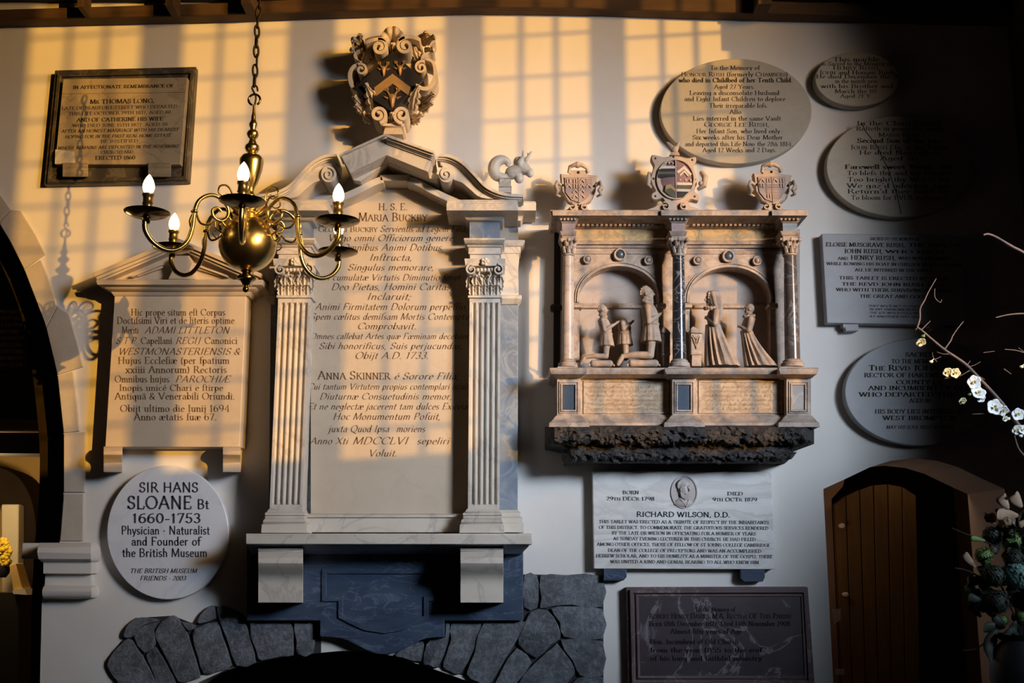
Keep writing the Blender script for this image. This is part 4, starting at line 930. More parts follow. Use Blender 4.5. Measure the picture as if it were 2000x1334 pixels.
scroll(smooth_pts(Pz([(850, 290), (840, 240), (900, 215), (960, 230), (985, 270), (950, 330), (975, 370), (930, 395), (880, 440), (860, 480)]), 5), [4 + 3 * math.sin(k * .7) for k in range(46)], .07, .19, 'leaf_scroll')
scroll(smooth_pts(Pz([(400, 350), (350, 320), (330, 260), (280, 245), (235, 280), (240, 340), (290, 360), (250, 400), (270, 450), (310, 480)]), 5), [4 + 3 * math.sin(k * .7) for k in range(46)], .07, .19, 'leaf_scroll')
def acanthus(base, tip, w, d0, d1, lobes=4, curl=.03, bow=0.0):
    """carved leaf: lobed outline, sunk midrib, tip curling forward; points in cartouche coordinates"""
    b = B(); bx, by = Z7(*base); tx, ty = Z7(*tip); L = math.hypot(tx - bx, ty - by); ux, uy = (tx - bx) / L, (ty - by) / L; nx, ny = -uy, ux
    n = lobes * 6; rows = []; back = []
    for i in range(n + 1):
        t = i / n; hw = w * (.55 + .75 * math.sin(math.pi * min(t * 1.05, 1)) ** .8) * (1 - t ** 4) * (.62 + .38 * abs(math.sin(math.pi * t * lobes)) ** .7) + .6
        off = bow * math.sin(math.pi * t); cx = bx + ux * L * t + nx * off; cy = by + uy * L * t + ny * off; d = d0 + (d1 - d0) * math.sin(t * 1.9) + curl * t ** 3; row = []
        for j in range(-5, 6):
            u = j / 5; ridge = .010 * math.cos(u * math.pi * 3.0) * (1 - t * .5) - .018 * abs(u) ** 2.2
            back_sweep = abs(u) * L * .10
            row.append(b.v(M(cx + nx * hw * u - ux * back_sweep * .4, cy + ny * hw * u - uy * back_sweep * .4, d + ridge)))
        rows.append(row)
    for p, q in zip(rows, rows[1:]):
        for k in range(10): b.f([p[k], p[k + 1], q[k + 1], q[k]])
    o = finish(b, 'acanthus_leaf', MARBLE_Y, root, smooth=70)
    sd = o.modifiers.new('thick', 'SOLIDIFY'); sd.thickness = .016; sd.offset = -1
    return o
for a in (((430, 930), (345, 680), 12, .17, .25, 4, .02, 4), ((360, 900), (240, 800), 9, .13, .2, 3, .03, -2), ((330, 960), (255, 880), 8, .12, .18, 3, .02, 2), ((790, 930), (850, 690), 12, .17, .25, 4, .02, -4), ((840, 880), (985, 775), 9, .13, .2, 3, .04, 3), ((850, 940), (965, 860), 8, .12, .19, 3, .03, 2),
          ((760, 1040), (880, 960), 10, .12, .2, 4, .02, 2), ((420, 1035), (320, 950), 9, .12, .2, 4, .02, -2), ((330, 330), (235, 270), 7, .13, .19, 3, .04, 2), ((330, 330), (300, 235), 7, .13, .19, 3, .04, -2), ((300, 380), (225, 370), 6, .13, .18, 3, .03, 2),
          ((880, 320), (990, 250), 7, .13, .19, 3, .04, -2), ((870, 300), (915, 212), 7, .13, .19, 3, .04, 2), ((900, 370), (975, 365), 6, .13, .18, 3, .03, 2), ((600, 1040), (600, 955), 7, .2, .25, 3, .02, 0), ((605, 385), (605, 310), 6, .2, .245, 3, .02, 0),
          ((340, 480), (395, 330), 9, .15, .19, 3, .01, 2), ((850, 470), (800, 330), 9, .15, .19, 3, .01, -2), ((470, 930), (560, 1030), 8, .16, .19, 3, .01, 0)):
    acanthus(*a)
# stag-head crest on the right scroll
def Z8(x, y): return (880 + x / 3.9222, 270 + y / 3.9222)
root = empty('stag_crest', at(985, 372, .25), 'small carved stag head crest with a curled neck on the right pediment scroll', 'carving')
b = B(); b.stack([(376, 974, 998, .30), (366, 975, 997, .30), (364, 974, 999, .31), (350, 976, 995, .29), (347, 973, 998, .30)], .2)
finish(b, 'pedestal', MARBLE, root, bevel=.001)
def body_mesh(b, name, mt, parent, vox=.003, smooth_it=2):
    o = finish(b, name, mt, parent, smooth=0)
    r = o.modifiers.new('union', 'REMESH'); r.mode = 'VOXEL'; r.voxel_size = vox; r.use_smooth_shade = True
    sm = o.modifiers.new('soften', 'SMOOTH'); sm.iterations = smooth_it; sm.factor = .5
    return o
b = B()
P8 = lambda x, y, d: M(*Z8(x, y), d)
path = smooth_pts([(430, 215), (440, 185), (400, 165), (350, 185), (330, 240), (355, 290), (420, 300), (480, 270), (520, 235), (560, 215)], 4)
rads = [.006 + .024 * math.sin(math.pi * min(1, k / 30)) for k in range(len(path))]
b.tube([P8(x, y, .26) for (x, y) in path], rads, 12)
b.cap(P8(470, 265, .26), .034, P8(560, 225, .27), .030); b.cap(P8(540, 225, .27), .032, P8(610, 262, .28), .021)
b.ell(P8(608, 268, .285), .020, .02, .022); b.cap(P8(520, 300, .26), .022, P8(525, 310, .265), .024)
for q in (.245, .29):
    b.cap(P8(530, 190, q), .018, P8(550, 150, q), .010); b.cap(P8(555, 150, q), .007, P8(556, 95, q), .004); b.cap(P8(575, 170, q), .010, P8(620, 105, q), .005); b.cap(P8(596, 140, q), .005, P8(590, 112, q), .003)
b.ell(P8(520, 185, .26), .026, .026, .03)
body_mesh(b, 'stag_head', MARBLE, root, .0032, 2)
# ------------------------------------------------------------------ monument with kneeling figures
root = empty('kneeling_monument', at(1330, 905), 'two-arched alabaster wall monument with columns, on a rough dark stone corbel', 'wall monument')
K1 = lambda x, y: (1040 + x / 3.3333, 270 + y / 3.3333)
K2 = lambda x, y: (1040 + x / 3.1767, 500 + y / 3.1767)
# rough corbel
b = B(); bm = b.bm
from mathutils import noise as mnoise
key = [(831, .28), (834, .325), (842, .345), (852, .345), (860, .335), (867, .305), (871, .27), (877, .262), (884, .275), (892, .272), (899, .245), (904, .20), (906, .02)]
prof = smooth_pts(key, 4)
rows = []; N = 220
for (py, d) in prof:
    e = (1064, 1590) if py < 868 else (1064 + min(34, (py - 866) * 3.5), 1590 - min(44, (py - 866) * 4.0))
    if py >= 884: e = (1098 + (py - 884) * .4, 1550 - (py - 884) * 1.2 + 8)
    if py < 834: e = (1072, 1592)
    row = [b.v((M(e[0], py, d).x + (.01 if py < 900 else 0), 0, M(e[0], py, d).z))]
    for k in range(N + 1):
        x = e[0] + (e[1] - e[0]) * k / N; edge = min(k, N - k); dd = d * (1 if edge > 8 else (.55 + .45 * math.sqrt(edge / 8.01)))
        q = Vector((x * .028, py * .05, 3.1)); w = mnoise.fractal(q, 0.9, 2.1, 5); w2 = mnoise.fractal(q * 2.6 + Vector((7, 3, 1)), 0.8, 2.0, 4)
        on = 1 if 834 < py < 904 else 0
        row.append(b.v(M(x, py + 5.0 * w2 * on, dd + .022 * w + .010 * w2)))
    row.append(b.v((M(e[1], py, d).x, 0, M(e[1], py, d).z))); rows.append(row)
for p, q in zip(rows, rows[1:]):
    for i in range(len(p) - 1): b.f([p[i], p[i + 1], q[i + 1], q[i]])
b.f(rows[0]); b.f(rows[-1][::-1])
o = finish(b, 'corbel', ROCK, root, smooth=25)
# predella: base, pedestals, inscription panels, shelf
def around(levels, segs):
    """same moulding levels (py, extra px, depth) for each block (px left, px right, depth offset)"""
    b = B()
    for (l, r, o) in segs: b.stack([(py, l - e * .8, r + e * .8, d + o) for (py, e, d) in levels], 0.0)
    return b
SEG = [(1088, 1134, .05), (1134, 1313, 0), (1313, 1360, .05), (1360, 1536, 0), (1536, 1584, .05)]
b = B()
b.stack([(833, 1074, 1602, .26), (812, 1088, 1584, .22)], 0)
for (l, r) in ((1088, 1134), (1313, 1360), (1536, 1584)):
    b.stack([(834, l - 16, r + 17, .325), (825, l - 15, r + 16, .325), (823, l - 11, r + 12, .315), (818, l - 7, r + 8, .295), (814, l - 4, r + 4, .285), (811, l - 1, r + 1, .275)], 0)
b.stack([(833, 1120, 1550, .27), (826, 1120, 1550, .27), (823, 1120, 1550, .26), (816, 1120, 1550, .235), (810, 1120, 1550, .22)], 0)
finish(b, 'base_moulding', ALAB, root, bevel=.001)
PANEL = mat('lettered_alabaster', (0.47, 0.375, 0.265), (0.33, 0.25, 0.165), 11, (0.2, 0.13, 0.08), 16, 0.05, 0.6, rough=0.6)
b = B(); b.stack([(814, 1120, 1550, .21), (736, 1120, 1550, .21)], 0)
pan = finish(b, 'inscription_panel', PANEL, root)
b = B()
for (l, r) in ((1141, 1305), (1366, 1528)):
    b.ribbon([(l, 745), (r, 745), (r, 806), (l, 806)], 3.0, .2, .216, True)
finish(b, 'panel_moulding', ALAB, pan, bevel=.001)
INKA = mat('worn_lettering', (0.26, 0.16, 0.075), (0.42, 0.29, 0.17), 60, rough=0.7)
rnd = random.Random(5); b = B()
for (l, r) in ((1148, 1298), (1373, 1521)):
    for k in range(6):
        s = ''.join(rnd.choice('abcdefilmnorstu') + (' ' if rnd.random() < .2 else '') for _ in range(24))
        text_line(b, s, l + rnd.uniform(0, 6), r - rnd.uniform(0, 20), 758 + k * 8.6, 6, .2112, 'ital')
finish(b, 'inscription', INKA, pan, smooth=0)['label'] = 'worn illegible lettering'
for (l, r, mt) in ((1088, 1134, TOUCH), (1313, 1360, TOUCH), (1536, 1584, BLUE)):
    b = B(); b.stack([(813, l, r, .27), (735, l, r, .27)], 0.0)
    pd = finish(b, 'pedestal', ALAB, root, bevel=.001)
    c = (l + r) / 2
    b = B(); b.ribbon([(c - 14, 750), (c + 14, 750), (c + 14, 802), (c - 14, 802)], 3, .26, .28, True); b.ribbon([(c - 18, 746), (c + 18, 746), (c + 18, 806), (c - 18, 806)], 2, .26, .276, True)
    finish(b, 'inlay_moulding', ALAB, pd, bevel=.001)
    b = B(); b.prism([(c - 12.5, 752), (c + 12.5, 752), (c + 12.5, 800), (c - 12.5, 800)], .26, .2725)
    finish(b, 'slate_inlay', mt, pd)
b = B()
for (l, r, o) in ((1085, 1136, .045), (1134, 1313, 0), (1310, 1363, .045), (1360, 1536, 0), (1533, 1587, .045)):
    b.stack([(737, l - (1 if o else 0), r + (1 if o else 0), .255 + o), (733, l - (4 if o else 0), r + (4 if o else 0), .27 + o), (731, l - (9 if o else 0), r + (9 if o else 0), .285 + o), (724, l - (11 if o else 0), r + (11 if o else 0), .295 + o), (720, l - (12 if o else 0), r + (12 if o else 0), .295 + o), (718, l - (11 if o else 0), r + (11 if o else 0), .29 + o)], 0)
finish(b, 'shelf', ALAB, root, bevel=.0015)
# back with two arched niches
def archpts(cx, rx, spring, top, jamb, n=20): return [(cx - rx, jamb)] + [(cx - rx * math.cos(math.pi * k / n), spring - (spring - top) * math.sin(math.pi * k / n)) for k in range(n + 1)] + [(cx + rx, jamb)]
b = B(); b.prism([(1096, 445), (1562, 448), (1562, 722), (1094, 722)], 0, .05)
bd = B(); bd.prism([(1083, 446), (1562, 449), (1562, 721), (1081, 721)], 0, .035); bd.stack([(606, 1077, 1098, .05), (602, 1075, 1098, .055), (597, 1075, 1098, .055), (594, 1079, 1098, .045)], 0)
finish(bd, 'black_backing', HERB, root)
nb = finish(b, 'niche_back', HERM, root, smooth=0)
nb.data.materials[0] = mat('niche_alabaster', (0.42, 0.355, 0.31), (0.31, 0.26, 0.23), 6, (0.3, 0.23, 0.2), 4, 0.02, .4, rough=.6)
b = B()
for (l, r) in ((1120, 1300), (1346, 1515)):
    b.stack([(603, l, r, .058), (601, l, r, .066), (597, l, r, .068), (595, l, r, .06), (592, l, r, .055)], .04)
finish(b, 'string_moulding', ALAB, nb, bevel=.001)
A1 = archpts(1209, 77, 582, 520, 720); A2 = archpts(1426, 79, 582, 522, 720)
def arcade(holes, out, d0, d1):
    b = B(); bm = b.bm
    for y in (d1,):
        es = []
        for loop in [out] + holes:
            vs = [bm.verts.new((M(p[0], p[1], d1).x, -y, M(p[0], p[1], d1).z)) for p in loop]
            for i in range(len(vs)): es.append(bm.edges.new((vs[i], vs[(i + 1) % len(vs)])))
        bmesh.ops.triangle_fill(bm, use_beauty=True, use_dissolve=False, edges=es)
    for loop in holes + [out]:
        fr = [M(p[0], p[1], d1) for p in loop]
        for i in range(len(fr)):
            p, q = fr[i], fr[(i + 1) % len(fr)]
            b.f([b.v((p.x, -d0, p.z)), b.v((q.x, -d0, q.z)), b.v(q), b.v(p)])
    return b
b = arcade([A1, A2], [(1104, 483), (1552, 487), (1556, 721), (1100, 721)], .045, .14)
ac = finish(b, 'arcade', ALAB, root, smooth=0)
b = B()
for (cx, rx, top) in ((1209, 77, 520), (1426, 79, 522)):
    b.ribbon(archpts(cx, rx + 3, 582, top - 3, 590), 4.5, .13, .152); b.ribbon(archpts(cx, rx + 8, 582, top - 8, 590), 2.5, .13, .146)
    for s in (-1, 1):
        x = cx + s * (rx + 5); b.stack([(603, x - 8, x + 8, .15), (600, x - 10, x + 10, .162), (595, x - 10, x + 10, .162), (592, x - 8, x + 8, .15)], .1)
finish(b, 'archivolt', ALAB, ac, smooth=40)
for (x, y, rr, blue) in ((1148, 506, 9, 0), (1211, 497, 13, 1), (1267, 508, 9, 0), (1363, 508, 9, 0), (1423, 500, 13, 1), (1479, 509, 9, 0)):
    b = B(); b.prism(oval(x, y, rr, rr * 1.05, 24), .13, .155, .006); b.ribbon(oval(x, y, rr * .8, rr * .84, 24), 2.2, .15, .163, True)
    ro = finish(b, 'roundel', ALAB, ac, smooth=40)
    b = B(); b.pillow(oval(x, y, rr * .68, rr * .7, 20), .15, .166 if not blue else .164, 4)
    finish(b, 'roundel_boss', TOUCH if blue else ALAB, ro, smooth=60)
# entablature behind the columns
GOLDB = mat('gilt_stone_band', (0.56, 0.38, 0.16), (0.40, 0.26, 0.12), 14, (0.2, 0.12, 0.06), 12, .03, .5, rough=.6)
b = B(); b.stack([(484, 1104, 1552, .15), (479, 1104, 1552, .155), (477, 1104, 1552, .17), (472, 1103, 1553, .175), (470, 1103, 1553, .165)], .04)
b.stack([(496, 1106, 1550, .145), (491, 1106, 1550, .15), (489, 1106, 1550, .145)], .04)
finish(b, 'architrave', ALAB, root, bevel=.001)
b = B(); b.stack([(471, 1103, 1553, .16), (446, 1102, 1553, .16)], .04)
finish(b, 'frieze', GOLDB, root)
b = B(); b.stack([(447, 1102, 1553, .17), (442, 1100, 1554, .19), (437, 1100, 1556, .20), (436, 1096, 1558, .22), (428, 1092, 1562, .26), (423, 1082, 1568, .31), (421, 1078, 1572, .325), (412, 1075, 1575, .33), (410, 1076, 1574, .325)], .02)
co = finish(b, 'cornice', ALAB, root, bevel=.001)
b = B()
for k in range(46):
    x = 1128 + k * 9.0
    if not (1300 < x < 1352 or x > 1522): b.stack([(441, x, x + 5, .212), (437, x, x + 5, .212)], .18)
finish(b, 'dentil_band', ALAB, co, smooth=0)
# columns
COLD = mat('mottled_dark_column', (0.055, 0.05, 0.055), (0.10, 0.09, 0.09), 10, (0.4, 0.36, 0.33), 8, .02, .4, rough=.22, spec=.6)
COLL = mat('pale_column', (0.60, 0.47, 0.36), (0.45, 0.34, 0.27), 9, (0.25, 0.18, 0.14), 7, .02, .5, rough=.4)
for (cxt, cxb, rt, rb, mt, lab) in ((1110, 1109, 10.5, 12.5, COLL, 'pale alabaster column'), (1325, 1327, 11.5, 13.5, BLACKM, 'black marble column'), (1543, 1548, 12, 15, COLD, 'dark mottled column')):
    D = .255; b = B(); rows = []; seg = 24
    for k in range(9):
        t = k / 8; py = 706 + (496 - 706) * t; cx = cxb + (cxt - cxb) * t; r = (rb + (rt - rb) * t ** 1.6) * PXM(D); c = M(cx, py, D)
        rows.append([b.v((c.x + r * math.cos(a), c.y + r * math.sin(a), c.z)) for a in [2 * math.pi * j / seg for j in range(seg)]])
    for p, q in zip(rows, rows[1:]):
        for j in range(seg): b.f([p[j], p[(j + 1) % seg], q[(j + 1) % seg], q[j]])
    b.f(rows[0][::-1]); b.f(rows[-1])
    cl = finish(b, 'column', mt, root, smooth=60); cl['label'] = lab
    px = PXM(D); c = M(cxb, 718, D)
    b = B(); b.lathe(c, [(rb * 1.55 * px, 0), (rb * 1.55 * px, .008), (rb * 1.5 * px, .010), (rb * 1.55 * px, .016), (rb * 1.42 * px, .022), (rb * 1.2 * px, .025), (rb * 1.28 * px, .030), (rb * 1.15 * px, .034), (rb * 1.02 * px, .038)], 28)
    b.stack([(720, cxb - rb * 1.6, cxb + rb * 1.6, D + rb * 1.5 * px), (716, cxb - rb * 1.6, cxb + rb * 1.6, D + rb * 1.5 * px)], D - rb * 1.5 * px)
    finish(b, 'base', ALAB, cl, smooth=50)
    b = B(); c = M(cxt, 500, D); w = rt
    b.lathe(c, [(w * 1.05 * px, -.004), (w * 1.22 * px, .0), (w * 1.22 * px, .006), (w * 1.0 * px, .008), (w * 1.05 * px, .03), (w * 1.25 * px, .06), (w * 1.5 * px, .078)], 24)
    for tier, (z0, h, rr, nn) in enumerate(((.010, .030, 1.22, 8), (.030, .034, 1.35, 8))):
        for j in range(nn):
            a = 2 * math.pi * (j + .5 * tier) / nn; dx, dy = math.cos(a), math.sin(a); R1 = w * px
            b.tube([(c.x + dx * R1, c.y + dy * R1, c.z + z0), (c.x + dx * R1 * 1.12, c.y + dy * R1 * 1.12, c.z + z0 + h * .6), (c.x + dx * R1 * rr * 1.15, c.y + dy * R1 * rr * 1.15, c.z + z0 + h), (c.x + dx * R1 * rr * 1.25, c.y + dy * R1 * rr * 1.25, c.z + z0 + h * .85)], [.009, .009, .007, .004], 6)
    for sx in (-1, 1):
        for sy in (-1, 1): b.ell((c.x + sx * w * 1.35 * px, c.y + sy * w * 1.35 * px, c.z + .070), .011, .011, .011)
    b.ell((c.x, c.y - w * 1.45 * px, c.z + .072), .010, .008, .010)
    b.stack([(469, cxt - w * 1.55, cxt + w * 1.55, D + w * 1.55 * px), (465, cxt - w * 1.6, cxt + w * 1.6, D + w * 1.6 * px)], D - w * 1.6 * px)
    finish(b, 'capital', ALAB, cl, smooth=50)
    b = B(); b.stack([(466, cxt - w * 1.15, cxt + w * 1.15, D + .028), (461, cxt - w * 1.2, cxt + w * 1.2, D + .03), (459, cxt - w * 1.35, cxt + w * 1.35, D + .036), (454, cxt - w * 1.5, cxt + w * 1.5, D + .042), (451, cxt - w * 1.6, cxt + w * 1.6, D + .045)], .1)
    finish(b, 'impost_block', ALAB, cl, bevel=.001)
    b = B(); b.stack([(451, cxt - w * 1.15, cxt + w * 1.15, D + .028), (434, cxt - w * 1.2, cxt + w * 1.2, D + .030)], .1)
    finish(b, 'frieze_block', BLUE if cxt > 1400 else HERM, cl)
    b = B(); b.stack([(435, cxt - w * 1.3, cxt + w * 1.3, D + .035), (432, cxt - w * 1.5, cxt + w * 1.5, D + .04), (424, cxt - w * 2.0, cxt + w * 2.0, D + .055), (422, cxt - w * 2.4, cxt + w * 2.4, D + .066)], .1)
    for k in range(5): b.stack([(430, cxt - w * 1.55 + k * w * .66, cxt - w * 1.55 + k * w * .66 + 4, D + .056), (425.5, cxt - w * 1.55 + k * w * .66, cxt - w * 1.55 + k * w * .66 + 4, D + .06)], .1)
    b.stack([(421, cxt - w * 2.9, cxt + w * 2.9, D + .088), (410.5, cxt - w * 3.0, cxt + w * 3.0, D + .09)], .1)
    finish(b, 'cornice_block', ALAB, cl, bevel=.001)
# shields on top
def strap(b, pts, w, d0=.17, d1=.215): b.ribbon(pts, w, d0, d1)
def shield(cx, cy, label, tilt=0.0):
    r = empty('shield_of_arms', at(cx, 411, .2), label, 'carving', None)
    q = lambda x, y: (cx + x + tilt * y, cy + y)
    b = B(); b.pillow([q(*p) for p in smooth_pts([(-34, -22), (-34, -18), (0, -24), (36, -20), (37, -16), (34, 10), (24, 30), (2, 42), (-22, 32), (-34, 12)], 3, True)], .16, .205, 4)
    b.prism([q(-36, -25), q(-18, -24), q(-16, -32), q(14, -32), q(18, -23), q(37, -22), q(36, -8), q(33, 10), q(24, 28), q(4, 38), q(-20, 30), q(-33, 10)], .16, .20, .006)
    b.prism([q(-14, 34), q(14, 34), q(20, 46), q(30, 47), q(-32, 47), q(-20, 44)], .16, .205)
    fr = finish(b, 'strapwork_frame', SHELD, r, smooth=40)
    for s in (-1, 1):
        b = B(); b.ribbon([q(s * 12 + x, 40 + y) for (x, y) in spiral(0, 0, 7, 2, 90, 90 + s * 420, 18)], 2.4, .18, .222)
        finish(b, 'volute', SHELD, fr, smooth=60)
        b = B(); b.tube([M(*q(s * 34, -2), .2), M(*q(s * 42, -8), .21), M(*q(s * 45, 0), .225), M(*q(s * 40, 8), .235), M(*q(s * 44, 16), .215), M(*q(s * 36, 20), .2)], [.008, .010, .010, .010, .008, .006], 8)
        b.ell(M(*q(s * 44, 4), .215), .012, .02, .012)
        finish(b, 'side_scroll', SHELD, fr, smooth=60)
    b = B(); b.tube([M(*q(-19, -26), .2), M(*q(-17, -38), .205), M(*q(-8, -42), .22), M(*q(6, -42), .22), M(*q(16, -36), .205), M(*q(19, -26), .2)], [.008, .009, .011, .011, .009, .008], 8)
    b.ell(M(*q(-2, -42), .215), .017, .018, .016)
    finish(b, 'top_scroll', SHELD, fr, smooth=60)
    b = B(); fld = [q(-27, -18), q(26, -18), q(27, -4), q(24, 12), q(16, 24), q(2, 32), q(-14, 26), q(-25, 12)]
    b.prism(fld, .19, .207)
    f2 = finish(b, 'shield_field', HERM, r)
    rn = random.Random(int(cx)); b = B()
    for i in range(4):
        for j in range(4):
            x0 = -25 + i * 13; y0 = -16 + j * 10
            if abs(x0 + 5) > 24 - j * 4: continue
            k = rn.randrange(3)
            if k == 0:
                for h in range(3): b.ribbon([q(x0 + 1, y0 + 2 + h * 3), q(x0 + 11, y0 + 2 + h * 3)], 1.4, .2, .212)
            elif k == 1: b.ribbon([q(x0 + 1, y0 + 8), q(x0 + 6, y0 + 2), q(x0 + 11, y0 + 8)], 1.8, .2, .213)
            else:
                b.ribbon([q(x0 + 3, y0 + 1), q(x0 + 3, y0 + 9)], 1.6, .2, .212); b.ribbon([q(x0 + 8, y0 + 1), q(x0 + 8, y0 + 9)], 1.6, .2, .212)
    b.ribbon([q(0, -18), q(1, 31)], 1.0, .2, .211); b.ribbon([q(-27, -5), q(27, -5)], .8, .2, .211)
    finish(b, 'charge', SHELD, f2)
    b = B()
    for (x, y) in ((0, -27), (-1, 37), (-30, -2), (31, 0)): b.pillow(oval(*q(x, y), 2.6, 3, 10), .198, .2085, 3)
    finish(b, 'stud_hole', HERB, fr)
shield(1130, 364, 'small quartered shield in strapwork at the left end of the two-arched monument, in the sun')
shield(1508, 363, 'small quartered shield in strapwork at the right end of the two-arched monument, in shade', .04)
r = empty('oval_shield_of_arms', at(1320, 411, .2), 'large painted oval of arms in a pierced strapwork frame, above the middle column', 'carving')
def K4(x, y): return (1250 + x / 8.34, 260 + y / 8.34)
b = B()
b.prism([K4(*p) for p in smooth_pts([(400, 390), (330, 370), (200, 350), (185, 420), (230, 520), (200, 620), (170, 740), (200, 850), (250, 950), (190, 990), (185, 1070), (260, 1090), (360, 1060), (420, 1120), (600, 1130), (780, 1110), (830, 1080), (950, 1100), (960, 1010), (890, 950), (920, 850), (940, 750), (900, 640), (880, 530), (920, 450), (900, 380), (800, 400), (720, 390), (560, 360)], 3, True)], .19, .235, .006)
b.prism([K4(400, 1100), K4(780, 1100), K4(820, 1180), K4(1050, 1262), K4(60, 1262), K4(330, 1170)], .19, .24, .006)
fr = finish(b, 'strapwork_frame', SHELD, r, smooth=40)
for s, x in ((-1, 420), (1, 720)):
    b = B(); b.ribbon([K4(x + a * 8.34, 1190 + c * 8.34) for (a, c) in spiral(0, 0, 8, 2, 90, 90 + s * 440, 18)], 2.2, .22, .258); finish(b, 'volute', SHELD, fr, smooth=60)
b = B(); b.tube([M(*K4(1000, 640), .21), M(*K4(1060, 720), .24), M(*K4(1040, 860), .25), M(*K4(940, 920), .23)], [.012, .016, .014, .008], 8); b.ell(M(*K4(990, 820), .25), .012, .012, .012); finish(b, 'side_scroll', SHELD, fr, smooth=60)
b = B(); b.tube([M(*K4(150, 650), .21), M(*K4(140, 760), .235), M(*K4(130, 840), .235), M(*K4(180, 890), .22)], [.009, .012, .011, .007], 8); finish(b, 'side_scroll', SHELD, fr, smooth=60)
b = B()
b.stack([(303, *[K4(480, 0)[0], K4(650, 0)[0]], .24), (297, K4(500, 0)[0], K4(630, 0)[0], .235)], .19)
b.tube([M(*K4(560, 300), .22), M(*K4(500, 220), .225), M(*K4(440, 150), .22)], [.016, .013, .006], 8); b.tube([M(*K4(570, 300), .22), M(*K4(610, 210), .225), M(*K4(630, 150), .22)], [.014, .010, .005], 8); b.ell(M(*K4(560, 270), .225), .018, .016, .02)
finish(b, 'crest', SHELD, fr, smooth=60)
b = B()
for (x, y) in ((250, 415), (850, 440), (250, 1030), (890, 1035), (220, 745), (890, 760), (545, 390), (520, 1110)): b.pillow(oval(*K4(x, y), 2.8, 3, 12), .232, .2375, 3)
finish(b, 'stud_hole', HERB, fr)
b = B(); b.ribbon(oval(*K4(585, 745), 36, 38.5, 48), 3, .22, .246, True); finish(b, 'oval_rim', SHELD, fr, smooth=30)
b = B(); b.pillow(oval(*K4(585, 745), 35, 37.5, 48), .225, .246, 7)
fl = finish(b, 'oval_field', HERR, r, smooth=60)
def band(pl, d, mt, nm): 
    b = B(); b.prism([K4(*p) for p in pl], .235, d); finish(b, nm, mt, fl, smooth=0)
band([(310, 580), (345, 535), (575, 535), (575, 575)], .2475, HERW, 'pale_bar'); band([(300, 590), (575, 580), (575, 622), (295, 622)], .2472, HERB, 'dark_bar'); band([(290, 628), (575, 624), (575, 668), (285, 668)], .2475, HERG, 'green_bar'); band([(285, 672), (575, 672), (575, 712), (285, 720)], .2472, HERB, 'dark_bar')
band([(430, 840), (500, 840), (580, 950), (580, 1055), (480, 1020), (400, 940)], .2475, HERG, 'green_patch'); band([(420, 850), (500, 830), (580, 910), (580, 955), (500, 890), (410, 920)], .249, GILT, 'gold_bend')
band([(600, 800), (850, 810), (845, 850), (600, 845)], .2475, HERW, 'pale_bar'); band([(600, 850), (840, 858), (830, 905), (600, 900)], .2472, HERG, 'green_bar'); band([(600, 905), (828, 912), (800, 955), (600, 950)], .2475, HERW, 'pale_bar'); band([(605, 960), (790, 962), (700, 1050), (605, 1055)], .2472, HERB, 'dark_bar')
b = B(); b.ribbon([K4(610, 640), K4(720, 560), K4(830, 680)], 5, .235, .2485); b.ribbon([K4(650, 690), K4(722, 620), K4(790, 700)], 3, .235, .248); finish(b, 'chevron', HERW, fl, smooth=0)
b = B()
for (x, y) in ((410, 490), (470, 490), (530, 490), (650, 770), (740, 770), (820, 775)): b.pillow(oval(*K4(x, y), 2.6, 2.4, 12), .24, .2505, 3)
b.ribbon([K4(580, 430), K4(590, 1060)], 1.0, .235, .2495)
finish(b, 'roundlet', HERW, fl)
